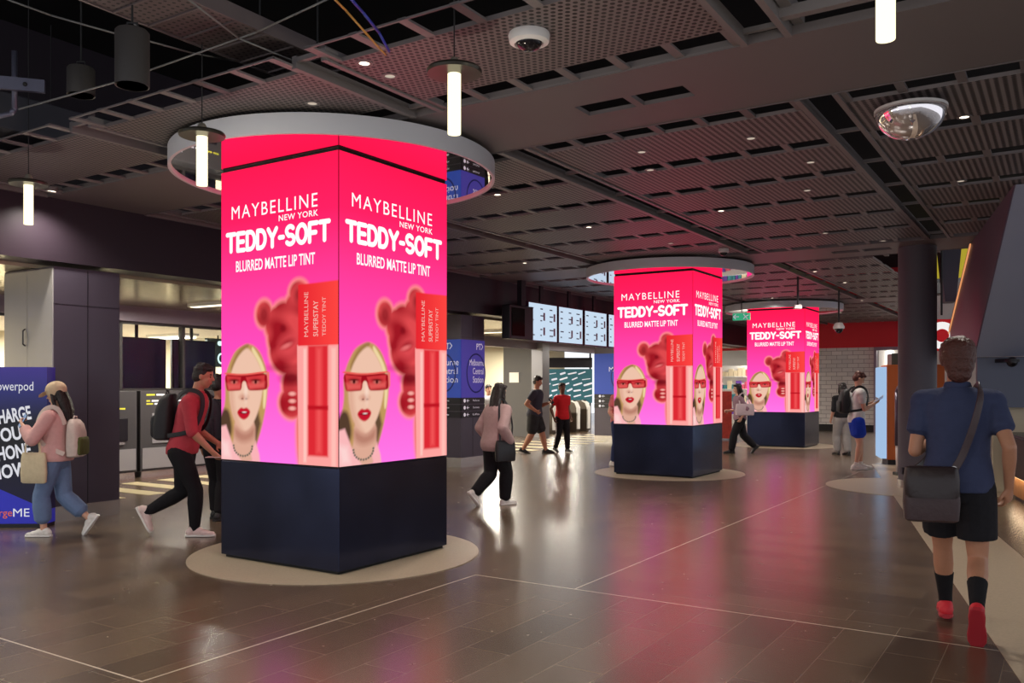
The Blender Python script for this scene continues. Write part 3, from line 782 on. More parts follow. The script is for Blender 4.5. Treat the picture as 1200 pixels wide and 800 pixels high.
# ticket machines in the back wall
mdark = mat('dark_machine_panel', (66, 64, 66), .4)
msteel = mat('machine_steel', (160, 158, 162), .35, .4)
yel = mat('yellow_print', (206, 206, 60), .6)
lowwall = MB().box(-13.25, -13.0, 3.4, 12.2, 0, 1.40).build('trim_20', darkwall, rz=GR); tag(lowwall, kind='structure')
TL = ['dark ticket machine at the left end of the row, beside the clad pillar', 'dark ticket machine second from the left, before the dark screens', 'dark ticket machine behind the person in the maroon shirt', 'dark ticket machine at the right end, mostly behind the nearest column']
for i in range(4):
    t = 5.08 + i * 1.72
    o = thing('ticket_machine', G(-13.0, t + .85), GR + R(90), TL[i], 'ticket machine', 'ticket machines')
    MB().box(-.83, .83, -.28, 0, .1, 1.42).build('body', mdark, o, bevel=.01)
    MB().box(-.80, .80, -.26, 0, 0, .1).build('kick_plate', steel, o)
    MB().box(-.80, .80, -.295, -.28, .14, .48).build('lower_panel', msteel, o)
    MB().box(-.62, .1, -.295, -.28, .55, 1.05).build('front_plate', msteel, o, bevel=.006)
    MB().box(-.50, -.05, -.302, -.295, .72, 1.0).build('touch_screen', mat('dim_blue_touch_screen', (40, 48, 66), .15, emit=(60, 80, 120), es=.2), o)
    MB().box(.24, .66, -.30, -.28, .62, .98).build('note_slot', signblack, o, bevel=.006)
    MB().box(.30, .60, -.31, -.28, .56, .60).build('coin_tray', steel, o)
    m = MB(); rr = random.Random(i)
    for z, x0, n in ((1.34, -.72, 3), (1.24, -.72, 5), (1.19, -.72, 4), (1.12, -.2, 6)):
        x = x0
        for j in range(n):
            w = rr.uniform(.06, .16); m.mt(1 if j == 0 or (z == 1.12 and j > 3) else 0).box(x, x + w, -.2815, -.28, z, z + .026); x += w + .03
    m.build('caption_bars', [txtw, yel], o)
# dark display screens and notices behind the window
for t, w, lb in ((8.55, 1.05, 'large dark display screen behind the hall window, left of the pair'), (9.72, .95, 'large dark display screen behind the hall window, right of the pair')):
    o = thing('display_screen', G(-13.6, t), GR + R(90), lb, 'screen', 'dark screens behind the window')
    MB().box(0, w, -.06, 0, 1.30, 2.34).build('bezel', signblack, o, bevel=.01)
    MB().box(.03, w - .03, -.066, -.06, 1.33, 2.31).build('glass', mat('dark_blue_screen_glass', (26, 30, 62), .35), o)
    MB().frust((w / 2, .03, 0), (w / 2, .03, 2.57), .03, .03).build('post', signblack, o)
o = thing('wall_notice', G(-14.2, 7.5), GR + R(90), 'white paper notice board behind the window near the pillar', 'notice')
MB().box(0, 1.0, -.02, 0, 1.2, 1.95).build('board', mat('paper_white', (232, 230, 222), .7), o)
m = MB()
for i in range(4): m.box(.15, .4 + .12 * (i % 3), -.022, -.02, 1.85 - i * .13, 1.87 - i * .13)
m.build('printed_lines', mdark, o); MB().box(.02, .98, -.03, 0, 1.95, 2.05).build('wood_rail', mat('oak', (150, 120, 76), .6), o)
MB().frust((.5, .02, 0), (.5, .02, 2.57), .02, .02).build('post', mdark, o)
o = thing('departure_board', G(-15.2, 11.7, 2.2), GR + R(90), 'green-black board with white glowing numerals above the rear hall', 'board')
MB().box(0, 2.6, -.08, 0, -.30, .30).build('board', mat('green_black_board', (24, 44, 44), .4), o)
m = MB(); 
for i in range(5):
    strokes(m, [arc(.35 + i * .3, -.12, .08, .10, 0, 360, 14)], .02, -.085); strokes(m, [[(.3 + i * .4, .2), (.5 + i * .4, .2)]], .05, -.085)
m.build('numerals', glow('board_numerals', (220, 255, 250), 1.2), o)
for x in (.3, 2.3): MB().frust((x, -.04, .3), (x, -.04, .37), .015, .015).build('hanger', wire, o)
# fare gates
glassp = mat('gate_glass', (225, 240, 240), .05, trans=.9)
cabm = mat('gate_taupe_cabinet', (96, 86, 76), .4)
whitem = mat('gate_white_end', (224, 222, 216), .35)
GL = ['fare gate cabinet with white curved end, first from the left past the grey panel', 'fare gate cabinet behind the boy in the red shirt', 'fare gate cabinet third from the left in the gate row', 'fare gate cabinet fourth from the left in the gate row', 'fare gate cabinet nearest the middle advertising column', 'fare gate cabinet at the far end of the row']
gp = [(616, 26.5), (637, 26.8), (650, 27.2), (664, 27.6), (678, 28.0), (690, 28.4)]
for i, (px, d) in enumerate(gp):
    base = Vector(((px - 600) / 1010 * d, d, 0))
    o = thing('fare_gate', base, GR, GL[i], 'fare gate', 'fare gates')
    prof = [(-1.5, 0, 0), (-.06, 0, 0), (0, 0, .10), (0, 0, .80), (-.08, 0, .96), (-.22, 0, 1.02), (-1.5, 0, 1.02)]
    MB().prism([(a, -.09, z) for a, _, z in prof], (0, .18, 0)).build('cabinet', cabm, o)
    MB().prism([(.004, -.095, .1), (.012, -.095, .80), (-.07, -.095, .97), (-.21, -.095, 1.03), (-.23, -.095, 1.0), (-.10, -.095, .94), (-.03, -.095, .78), (-.03, -.095, .1)], (0, .19, 0)).build('end_trim', whitem, o)
    MB().box(-.9, -.5, .095, .33, .3, .95).build('paddle', glassp, o)
    MB().box(-.28, -.12, -.05, .05, 1.0, 1.04).build('card_reader', signblack, o)
# info screens hung below the fascia
fr = mat('magenta_edge_frame', (60, 20, 50), .4)
scr = glow('pale_blue_display', (206, 226, 246), .95)
SLB = ['bright timetable screen at the left end of the hanging row', 'bright timetable screen second from the left of the hanging row', 'bright timetable screen third in the hanging row, by its dark post', 'bright timetable screen at the right end, against the middle column']
def on_plane(px, s):                    # depth where the pixel column meets the plane s
    k = (px - 600) / 1010; return s / (CA * k - SA)
edges = [(619, 653), (654.5, 683), (685, 711), (713, 735)]
for i, (a, b) in enumerate(edges):
    d0, d1 = on_plane(a, -9.05), on_plane(b, -9.05)
    t0 = SA * (a - 600) / 1010 * d0 + CA * d0; t1 = SA * (b - 600) / 1010 * d1 + CA * d1
    w = t1 - t0
    o = thing('information_screen', G(-9.05, t0, 2.40), GR + R(90), SLB[i], 'screen', 'hanging timetable screens')
    MB().box(0, w, 0, .09, 0, .80).build('housing', fr, o)
    MB().box(.025, w - .025, -.004, 0, .025, .775).build('display', scr, o)
    m = MB(); rr = random.Random(10 + i)
    for z in (.66, .52, .42, .24, .12):
        for x in (.08, w * .40, w * .72):
            m.box(x, x + rr.uniform(.05, .16), -.006, -.004, z, z + .025)
    for x in (w * .5, w * .86):
        for z in (.44, .14): m.mt(1).box(x, x + .07, -.0065, -.004, z, z + .16)
    m.build('text_blocks', [mat('grey_print', (130, 150, 170), .6), mat('plum_print', (160, 140, 160), .6)], o)
    MB().box(w * .45, w * .55, .03, .07, .8, 1.2).build('hanger', signblack, o)
o = thing('screen_housing', G(-9.0, 13.75, 2.40), GR + R(90), 'black boxy screen seen edge-on, left of the bright timetable row', 'screen')
MB().box(0, .85, -.1, .1, 0, .66).build('body', signblack, o, bevel=.02); MB().box(.05, .5, -.115, -.1, .06, .6).build('front_glass', mat('black_glass', (8, 8, 9), .08), o); MB().box(.4, .55, -.1, 0, .66, 1.2).build('hanger', signblack, o)
# panels and shop behind the gates
o = thing('grey_partition', pix(613, 452, 24.5) * Vector((1, 1, 0)) if False else Vector((.36, 25.6, 0)), GR, 'tall grey partition standing behind the gates, with a white notice', 'partition')
MB().box(-.67, .38, -.1, .1, 0, 2.75).build('panel', darkwall, o); MB().box(-.45, -.12, -.115, -.1, 1.6, 1.9).build('notice', mat('paper_white', (232, 230, 222)), o)
MB().box(.38, .75, -.2, .2, 0, 2.75).build('edge_post', mat('steel_grey_post', (128, 128, 134), .35, .4), o)
o = thing('shop_sign', Vector((1.85, 30.6, 0)), 0, 'teal and black shop window graphic behind the fare gates', 'sign')
MB().box(-.9, 1.0, 0, .08, .9, 2.1).build('graphic_panel', mat('teal_black_graphic', (40, 92, 104), .5, emit=(40, 92, 104), es=.3), o)
m = MB()
rr = random.Random(3)
for z in (1.92, 1.72, 1.52, 1.32, 1.12):
    x = -.8
    while x < .8:
        w = rr.uniform(.08, .3); strokes(m, [[(x, z), (x + w, z + .05 + rr.uniform(-.02, .03))]], rr.uniform(.012, .035), -.004); x += w + rr.uniform(.08, .2)
m.build('white_graphic', txtw, o)
MB().box(-.9, 1.0, 0, .08, 2.15, 2.5).build('black_header', signblack, o)
for x in (-.85, .9): MB().box(x, x + .06, .01, .07, 0, 2.75).build('post', signblack, o)
# shop beyond the far wall (between the middle and farthest columns)
k = MB()
rr = random.Random(5)
o = thing('shop_shelf', G(-10.6, 33.6), GR, 'white display shelving with colourful goods in the bright shop past the middle column', 'shelf')
MB().box(-1.4, 1.4, 0, .35, 0, 2.3).build('case', mat('white_laminate', (228, 226, 222), .5), o)
for i in range(4):
    m = MB().box(-1.3, 1.3, -.12, 0, .35 + i * .5, .38 + i * .5); m.build('shelf_board', mat('white_laminate', (228, 226, 222)), o)
    m = MB(); x = -1.25
    while x < 1.15:
        w = rr.uniform(.08, .2); m.mt(rr.randrange(4)).box(x, x + w, -.1, -.01, .38 + i * .5, .38 + i * .5 + rr.uniform(.15, .36)); x += w + .02
    g = m.build('goods', [mat('goods_violet', (110, 70, 170), .5), mat('goods_pink', (220, 90, 120), .5), mat('goods_cream', (230, 214, 180), .5), mat('goods_teal', (60, 140, 150), .5)], o); g['kind'] = 'stuff'
o = thing('poster_stand', Vector((5.95, 23.9, 0)), R(-10), 'narrow red and white poster stand left of the farthest column', 'poster stand')
MB().box(-.14, .14, -.02, .02, .05, 1.35).build('panel', mat('red_white_poster', (196, 84, 66), .5, vary=.4, scale=12), o); MB().box(-.2, .2, -.15, .15, 0, .05).build('foot', steel, o)
o = thing('exit_sign', pix(869, 371, 20.0), GR, 'small green exit sign hanging by the left rim of the farthest canopy', 'sign')
MB().box(-.2, .2, -.03, .03, -.08, .08).build('lamp_box', mat('exit_green', (40, 150, 110), .4, emit=(60, 190, 140), es=.6), o)
m = MB(); strokes(m, [[(-.18, 0), (-.06, 0)], [(-.13, .045), (-.18, 0), (-.13, -.045)], [(.06, .05), (.10, 0), (.06, -.05)], [(.10, 0), (.17, .03)], [(.10, 0), (.15, -.055)]], .012, -.034); m.build('pictogram', txtw, o)
MB().frust((0, 0, .1), (0, 0, CEIL - pix(869, 371, 20.0).z), .012, .012).build('hanger', wire, o)

# ---- charging kiosk
o = thing('charging_kiosk', Vector((-5.46, 9.22, 0)), R(2), 'dark blue phone charging advert kiosk at the left edge, before the pillar', 'advert kiosk')
def kiosk_mat():
    m = mat('blue_black_kiosk_print', (30, 30, 100), .35)
    q = NT(m); b = m.node_tree.nodes['Principled BSDF']
    tc = q.n('ShaderNodeTexCoord'); sx = q.n('ShaderNodeSeparateXYZ'); q.l(tc.outputs['Object'], sx.inputs[0])
    rp = q.n('ShaderNodeValToRGB'); z = q.m('DIVIDE', sx.outputs[2], 1.7)
    q.l(z, rp.inputs[0]); r = rp.color_ramp
    r.elements[0].position = .0; r.elements[0].color = lin(14, 10, 60); r.elements[1].position = 1; r.elements[1].color = lin(62, 48, 150)
    for p, c in ((.52, lin(8, 7, 16)), (.66, lin(10, 9, 26)), (.84, lin(38, 42, 120))):
        e = r.elements.new(p); e.color = c
    wedge = q.m('LESS_THAN', sx.outputs[2], q.m('SUBTRACT', .42, q.m('MULTIPLY', sx.outputs[0], .45)))
    col = q.mix(wedge, rp.outputs[0], lin(48, 52, 190))
    q.l(col, b.inputs['Base Color']); q.l(col, b.inputs['Emission Color']); b.inputs['Emission Strength'].default_value = .2
    return m
k = MB().box(-.52, .52, -.09, .09, .04, 1.70).build('panel', kiosk_mat(), o); MB().box(-.5, .5, -.12, .12, 0, .04).build('foot', signblack, o)
Y = -.092; KW = glow('kiosk_white', (232, 232, 240), .85); rt = R(9)
for tx, x, z, w, h_, bo, ro in (('powerpod', -.05, 1.42, .43, .125, 0, 0), ('CHARGE', -.05, 1.08, .42, .15, .03, rt), ('YOUR', -.05, .885, .42, .15, .03, rt), ('PHONE', -.05, .69, .42, .15, .03, rt), ('NOW!', -.05, .495, .42, .15, .03, rt), ('ME', .17, .115, .17, .085, 0, 0), ('charge', -.13, .095, .29, .10, 0, 0)):
    add_text(MB(), tx, x, z, w, h_, Y, bold=bo, rot=ro).build('lettering', glow('kiosk_orange', (230, 110, 70), .8) if tx == 'charge' else KW, k)

# ================================================================== RIGHT SIDE
pil = mat('dark_grey_column_paint', (84, 79, 88), .62)
pc = Vector((.4703 * 12.75, 12.75, 0))
o = thing('round_column', pc, 0, 'tall dark grey round column at the right, behind the man in navy', 'column')
MB().lathe([(0, 0), (.262, 0), (.262, CEIL), (0, CEIL)], n=48).build('shaft', pil, o, smooth='auto')
MB().lathe([(.262, 0.002), (.275, 0.002), (.275, .12), (.262, .12)], n=48, closed=True).build('base_ring', steel, o, smooth='auto')
d = MB().lathe([(1.275, .0008), (1.275, .006)], n=96).build('trim_21', stone, loc=pc); tag(d, kind='structure')
# escalator hull above the right side
A = pix(1141.3, 418, 12.0); P = Vector((.38, .925, 0)).normalized(); Nr = Vector((P.y, -P.x, 0))
T0 = A - P * 3.52; T0.z = CEIL - .01
T1 = A + P * .25; T1.z = CEIL - .01
E1 = A + P * 3.7; E1.z = 2.46
B1 = A + P * 3.7; B1.z = A.z
o = thing('escalator_hull', (0, 0, 0), 0, 'huge slanted blue-grey escalator underside at the upper right', 'escalator')
MB().prism([T0, A, B1, E1, T1], Nr * .015).build('side_panel', mat('aubergine_panel', (92, 72, 92), .45), o)
MB().prism([T0 + Nr * .015, A + Nr * .015, A + Nr * .015 + Vector((0, 0, .12)), T0 + Nr * .015 + P * .25], Nr * 6).build('underside_panel', mat('blue_grey_panel', (152, 160, 182), .45), o)
u = Vector((0, 0, 1))
MB().prism([T1 - Nr * .02 + u * -.02, E1 - Nr * .02, E1 - Nr * .02 + u * .07, T1 - Nr * .02 + u * .0 + P * .15], Nr * .2).build('handrail_cover', signblack, o)
MB().prism([T1 - Nr * .03 - u * .05, E1 - Nr * .03 - u * .03, E1 - Nr * .03 - u * .01, T1 - Nr * .03 - u * .02], Nr * .02).build('light_strip', glow('amber_strip', (226, 150, 100), 1.0), o)
# recess wall under the escalator, counter
wr = A + Vector((.1, .1, 0))
tag(MB().prism([(wr.x, wr.y, 1.2), (wr.x + 5, wr.y - 1.7, 1.2), (wr.x + 5, wr.y - 1.7, A.z), (wr.x, wr.y, A.z)], Vector((.03, .09, 0))).build('wall_recess', mat('blue_grey_recess_paint', (92, 98, 116), .5)), kind='structure')
tag(MB().prism([(wr.x + .28, wr.y + .1, 0), (wr.x + 5, wr.y - 1.6, 0), (wr.x + 5, wr.y - 1.6, 1.2), (wr.x + .28, wr.y + .1, 1.2)], Vector((.03, .09, 0))).build('trim_22', mat('beige_lit_panel', (188, 176, 150), .5)), kind='structure')
p = pix(1186, 424, 11.7)
o = thing('wall_camera', p, 0, 'black dome camera on the blue-grey wall at the right edge', 'security camera')
MB().lathe([(0, .04), (.09, .04), (.095, 0), (0, 0)], n=28).build('mount', signblack, o, smooth='auto'); MB().ball((0, 0, 0), .07, .07, .07).build('dome', dark_glass, o, smooth=True)
MB().box(-.05, .05, 0, .35, .0, .05).build('arm', signblack, o)
cb = Vector((6.62, 11.6, 0)); o = thing('service_counter', cb, math.atan2(PD.y, PD.x) - R(90), 'service counter with dark top panel and lit wood base at the right edge', 'counter')
MB().box(.0, 1.0, -4.4, -.0, .34, .84).build('dark_front', mat('dark_brown_counter', (74, 62, 58), .4), o, bevel=.01)
MB().box(.10, 1.0, -4.3, -.06, .05, .34).build('wood_base', mat('warm_wood', (166, 116, 70), .45, vary=.35, scale=9), o)
MB().box(.12, 1.0, -4.3, -.08, 0, .05).build('toe_kick', signblack, o)
MB().box(.03, .09, -4.3, -.08, .325, .339).build('light_strip', glow('warm_counter_strip', (255, 206, 150), 2), o)
MB().box(-.02, 1.02, -4.42, .02, .84, .88).build('worktop', mat('dark_stone_top', (58, 54, 54), .25), o)
la = area('counter_lamp', cb + Vector((.0, 0, 0)) + PD * -1.6 + PN * .06 + Vector((0, 0, .32)), .05, 3.0, 5, (1, .8, .55), math.atan2(PD.y, PD.x) - R(90))
# vending machine and barrier behind the round column
o = thing('vending_machine', Vector((7.70, 16.6, 0)), R(-16), 'orange sided vending machine with glowing front, left of the round column', 'vending machine')
MB().box(-.50, .5, -.42, .42, .1, 1.9).build('cabinet', mat('orange_brown_side', (176, 92, 42), .45), o, bevel=.01)
MB().box(-.60, -.50, -.40, .40, .12, 1.86).build('lit_front', glow('cool_white_front', (170, 200, 236), .9), o)
MB().box(-.48, .48, -.40, .40, 0, .1).build('plinth', signblack, o)
MB().box(-.40, .3, -.3, .3, 1.9, 2.12).build('top_box', mat('dark_green_grey_box', (70, 74, 66), .5), o); MB().box(-.05, .2, -.315, -.3, 1.92, 2.10).build('notice', mat('paper_white', (232, 230, 222)), o)
MB().box(-.2, .0, -.424, -.42, .9, 1.3).build('graphic', mat('brown_graphic', (110, 44, 24), .5), o)
m_pur = mat('purple_grey_rail', (92, 82, 98), .35, .3)
for i, (px, lb) in enumerate(((1049.5, 'tall purple-grey barrier post with white leg, left of the pair by the round column'), (1058, 'tall purple-grey barrier post with white leg, against the round column'))):
    b = Vector(((px - 600) / 1010 * 14.6, 14.25 - .12 * i, 0))
    o = thing('barrier_post', b, R(12), lb, 'barrier post', 'barrier posts')
    MB().tube([(0, .02, .42), (0, 0, .6), (0, 0, 1.40), (.0, .05, 1.47), (0, .14, 1.47), (0, .19, 1.40), (0, .19, .5)], .045, 12).build('looped_rail', m_pur, o, smooth=True)
    MB().tube([(0, .02, .45), (.02, -.02, .06)], .034, 12).build('leg', whitem, o, smooth=True); MB().tube([(0, .19, .5), (.02, .2, .06)], .034, 12).build('leg', whitem, o, smooth=True)
    MB().box(-.04, .05, -.08, .27, 0, .06).build('foot', signblack, o, bevel=.01)
# glimpses past the escalator: yellow panels, posts and a round red sign
o = thing('yellow_signboard', pix(1113, 312, 19.5), R(-20), 'bright yellow wall panel seen between the round column and the escalator', 'panel')
MB().box(-.5, .95, 0, .06, -.27, .65).build('panel', mat('bright_yellow', (226, 206, 60), .5, emit=(226, 206, 60), es=.4), o); MB().box(-.5, .95, -.02, .08, -.36, -.27).build('frame', steel, o); MB().box(-.5, .95, .0, .06, -1.4, -.36).build('pale_lower_wall', white_w, o)
o = thing('hanging_grey_post', pix(1114, 353, 17.6), R(-20), 'dark grey bulkhead post hanging before the yellow panel', 'post')
MB().prism([(-.10, 0, 0), (.1, 0, 0), (.22, 0, 1.3), (-.22, 0, 1.3)], (0, .5, 0)).build('body', mat('grey_violet_panel', (84, 78, 92), .4), o); MB().frust((0, .25, 1.3), (0, .25, 5.3 - pix(1114, 353, 17.6).z), .03, .03).build('hanger', wire, o)
o = thing('round_sign', pix(1104, 393, 17.0), R(-10), 'red sign with white ring and dot, beside the round column', 'sign')
MB().box(-.5, .3, 0, .06, -.3, .32).build('board', mat('sign_red', (206, 24, 34), .45, emit=(206, 24, 34), es=.3), o)
def disc(m, r0, r1, y, n=36):
    return m.add([(r * math.cos(2 * math.pi * i / n), y, r * math.sin(2 * math.pi * i / n)) for r in (r0, r1) for i in range(n)], [(i, (i + 1) % n, n + (i + 1) % n, n + i) for i in range(n)])
disc(MB(), .13, .27, -.004).build('white_ring', glow('white_ring_glow', (250, 246, 244), .95), o)
MB().box(-.52, .32, .0, .06, .32, .40).build('frame', white_w, o); MB().frust((0, .03, .4), (0, .03, 5.3 - pix(1104, 393, 17.0).z), .02, .02).build('hanger', wire, o)

# ================================================================== PEOPLE
def V(*a): return Vector(a)
def ik(a, c, l1, l2, pole):
    d = c - a; L = min(d.length, .998 * (l1 + l2)); u_ = d.normalized()
    x = (l1 * l1 - l2 * l2 + L * L) / (2 * L); h = math.sqrt(max(l1 * l1 - x * x, 0))
    n = pole - u_ * pole.dot(u_); n.normalize()
    return a + u_ * x + n * h, a + u_ * L
TORSO = [(.452, .062, .052), (.49, .090, .068), (.525, .096, .072), (.56, .092, .066), (.61, .083, .059), (.66, .085, .061), (.71, .094, .066), (.76, .102, .067), (.79, .098, .061), (.815, .070, .050), (.836, .037, .038)]
ARM = [(0, .0325), (.25, .031), (.6, .0265), (1, .0235), (1.25, .0245), (1.6, .0195), (2, .0158)]
LEG = [(0, .058), (.3, .053), (.7, .041), (1, .034), (1.3, .0355), (1.6, .028), (1.9, .021), (2, .021)]
def interp(tab, u_, k=1):
    return float(np.interp(u_, [a[0] for a in tab], [a[k] for a in tab]))
class Fig:
    def __init__(s, H, lean=(0, 0), feet=None, hands=None, head=(0, 0), bulk=1.0, hipz=.508, poles=None, palms=None, curl=(25, 35, 30), kneepole=None):
        s.H = H; s.b = bulk; s.lean = V(lean[0], lean[1], 0); s.hipz = hipz
        s.hip = V(0, 0, hipz * H)
        s.ank = {}; s.knee = {}; s.hj = {}; s.sh = {}; s.el = {}; s.wr = {}; s.feet = feet; s.head_ang = head
        dz = (hipz - .508) * H; s.dz = dz
        for k, sx in (('L', -1), ('R', 1)):
            fx, fy, fz, pitch, yaw = feet[k]
            s.hj[k] = V(sx * .052 * H, 0, .50 * H + dz)
            a = V(fx, fy, fz + .045 * H)
            s.knee[k], s.ank[k] = ik(s.hj[k], a, .238 * H, .222 * H, (kneepole or {}).get(k, V(sx * .1, 1, 0)))
            s.sh[k] = s.spine(.785) + V(sx * .108 * H * (bulk * .5 + .5), 0, 0)
            w = V(*hands[k])
            pole = (poles or {}).get(k, V(sx * .5, -1, -.2))
            s.el[k], s.wr[k] = ik(s.sh[k], w, .170 * H, .150 * H, pole)
        s.palms = palms or {}; s.curl = curl
        s.neck = s.spine(.83); s.hc = s.spine(.93) + s.lean * .15
        yaw, pitch = head
        s.HM = Matrix.Rotation(R(yaw), 4, 'Z') @ Matrix.Rotation(R(pitch), 4, 'X')
    def spine(s, z):
        k = max(0, (z - .50)) / .32
        return V(0, 0, z * s.H + s.dz) + s.lean * (k ** 1.1)
    def chain(s, kind, side):
        return [s.sh[side], s.el[side], s.wr[side]] if kind == 'arm' else [s.hj[side], s.knee[side], s.ank[side]]
    def along(s, kind, side, u_):
        c = s.chain(kind, side); i = min(int(u_), 1); return c[i].lerp(c[i + 1], u_ - i)
    def limb(s, mb, kind, side, u0, u1, inf=0.0, ends=(True, True), flare=0.0, mul=1.0, n=14):
        tab = ARM if kind == 'arm' else LEG
        us = sorted(set([u0, u1] + [u_ for u_ in (.25, .5, .75, 1, 1.3, 1.6, 1.85) if u0 < u_ < u1]))
        pts = [s.along(kind, side, u_) for u_ in us]
        rad = [interp(tab, u_) * s.H * s.b * mul + inf + flare * (u_ - u0) / (u1 - u0) for u_ in us]
        mb.limb(pts, rad, ends, n=n)
    def torso(s, mb, z0, z1, inf=0.0, wide=1.0, flare=0.0):
        zs = sorted(set([z0, z1] + [a[0] for a in TORSO if z0 < a[0] < z1]))
        rings = []
        for z in zs:
            rx = interp(TORSO, z, 1) * s.H * s.b * wide + inf; ry = interp(TORSO, z, 2) * s.H * s.b + inf
            fl = flare * (z1 - z) / (z1 - z0)
            rings.append((s.spine(z), V(1, 0, 0), V(0, 1, 0), rx + fl, ry + fl))
        mb.loft(rings, n=28, pw=.88)
    def hp(s, x, y, z):                         # a point of the head, in head heights
        h = .133 * s.H
        return s.hc + (s.HM @ V(x * h, y * h, z * h))
    def hball(s, mb, x, y, z, rx, ry, rz, n=20, m=14):
        h = .133 * s.H
        mb.ball(s.hp(x, y, z), rx * h, ry * h, rz * h, s.HM.to_3x3(), n, m)
    def body(s, voxel):
        mb = MB(); H = s.H
        s.torso(mb, .452, .836)
        for k in 'LR':
            s.limb(mb, 'arm', k, 0, 2); s.limb(mb, 'leg', k, 0, 2)
            M = s.footM(k)
            for y, z, rx, ry, rz in ((-.022, .026, .020, .026, .024), (.03, .022, .022, .04, .020), (.075, .014, .026, .032, .012)):
                mb.ball(M @ V(0, y * H, z * H), rx * H, ry * H, rz * H, M.to_3x3())
            s.hand(mb, k)
        mb.limb([s.spine(.815), s.spine(.86), s.hp(0, -.08, -.1)], [.036 * H, .0325 * H, .034 * H])
        s.hball(mb, 0, -.03, .14, .335, .40, .375); s.hball(mb, 0, .06, -.14, .27, .31, .36); s.hball(mb, 0, .17, -.38, .13, .13, .11)
        s.hball(mb, 0, .26, .12, .24, .1, .05)
        h = .133 * H
        mb.limb([s.hp(0, .35, .08), s.hp(0, .43, -.08)], [.035 * h, .06 * h]); s.hball(mb, 0, .35, -.245, .12, .05, .045)
        for sx in (-1, 1):
            s.hball(mb, sx * .33, -.03, -.02, .045, .085, .13); s.hball(mb, sx * .15, .25, -.12, .1, .08, .1)
        return baked(mb, voxel, 4, 'person')
    def footM(s, k):
        fx, fy, fz, pitch, yaw = s.feet[k]
        return Matrix.Translation(s.ank[k]) @ Matrix.Rotation(R(-yaw), 4, 'Z') @ Matrix.Rotation(R(-pitch), 4, 'X') @ Matrix.Translation(V(0, 0, -.045 * s.H))
    def handframe(s, k):
        d = (s.wr[k] - s.el[k]).normalized()
        sx = -1 if k == 'L' else 1
        pn = s.palms.get(k, V(-sx, .1, 0)); pn = (pn - d * pn.dot(d)).normalized()
        th = d.cross(pn) * (1 if k == 'L' else -1)
        if th.y < 0 and abs(th.y) > .5 and k not in s.palms: th = -th
        return d, pn, th
    def hand(s, mb, k):
        H = s.H; d, pn, th = s.handframe(k); w = s.wr[k]
        rings = []
        for t, a, b in ((-.006, .014, .012), (.012, .018, .011), (.03, .0225, .010), (.050, .0225, .009), (.056, .020, .008)):
            rings.append((w + d * (t * H), th, pn, a * H, b * H))
        mb.loft(rings, 16, .8)
        for i, L in enumerate((.046, .051, .048, .038)):
            p = w + d * (.050 * H) + th * ((.0170 - i * .0113) * H)
            a = 0; pts = [p]
            for j, f_ in enumerate((.45, .31, .24)):
                a += R(s.curl[j]) * (1 + .12 * i)
                p = p + (d * math.cos(a) + pn * math.sin(a)) * (L * f_ * H); pts.append(p)
            mb.limb(pts, [.0053 * H, .0050 * H, .0046 * H, .0040 * H], n=10)
        p = w + d * (.012 * H) + th * (.014 * H) + pn * (.003 * H)
        q1 = p + (d * .6 + th * .7 + pn * .25).normalized() * (.026 * H); q2 = q1 + (d * .9 + th * .25 + pn * .4).normalized() * (.022 * H)
        mb.limb([p, q1, q2], [.0075 * H, .0062 * H, .0048 * H], n=10)
SKINS = {'light': (206, 158, 132), 'tan': (176, 124, 96), 'brown': (104, 68, 50)}
def skin(tone): return mat('skin_' + tone, SKINS[tone], .5, bump=.05, scale=90, vary=.07)
def cloth(name, rgb, rough=.85): return mat(name, rgb, rough, bump=.35, scale=22, vary=.12, spec=.25)
def person(fig, loc, heading, label, tone, voxel=.009):
    me = fig.body(voxel)
    me.materials.append(skin(tone)); me.materials.append(mat('eye_dark', (34, 24, 22), .2)); me.materials.append(mat('lip_' + tone, tuple(int(a * b) for a, b in zip(SKINS[tone], (.86, .62, .62))), .5)); me.materials.append(mat('brow_dark', (44, 30, 24), .8))
    me.update()
    n = len(me.polygons); cs = np.empty(n * 3); me.polygons.foreach_get('center', cs); cs = cs.reshape(-1, 3)
    mi = np.zeros(n, int); h = .133 * fig.H
    for (x, y, z), r, k in (((-.15, .36, .03), .065, 1), ((.15, .36, .03), .065, 1), ((-.16, .36, .13), .07, 3), ((.16, .36, .13), .07, 3), ((0, .40, -.245), .10, 2)):
        p = np.array(fig.hp(x, y, z)); mi[np.linalg.norm((cs - p) * (1, 1, 1.5), axis=1) < r * h] = k
    me.polygons.foreach_set('material_index', mi.tolist())
    o = link('person', me); o.location = loc; o.rotation_euler = (0, 0, math.atan2(-heading[0], heading[1]))
    return tag(o, label, 'person')
def garment(o, name, mb, m, voxel=.009, smooth=5):
    me = baked(mb, voxel, smooth, name); me.materials.append(m)
    return link(name, me, o)
def top(o, f_, name, m, sleeve=.55, z0=.47, z1=.832, inf=.012, flare=.0, voxel=.009, sl_inf=.010, sl_flare=.006, collar=None, wide=1.0):
    mb = MB(); f_.torso(mb, z0, z1, inf, wide, flare)
    for k in 'LR':
        f_.limb(mb, 'arm', k, 0, sleeve, sl_inf, (True, False), sl_flare)
        mb.limb([f_.spine(.79), f_.sh[k]], [.045 * f_.H + inf * .5, .0335 * f_.H + inf * .8])
    g = garment(o, name, mb, m, voxel)
    if collar:
        c = MB(); a = f_.spine(.822); b = f_.spine(.855)
        c.frust(a, b, .050 * f_.H, .039 * f_.H, 24); garment(o, 'collar', c, collar, .006, 3)
    return g
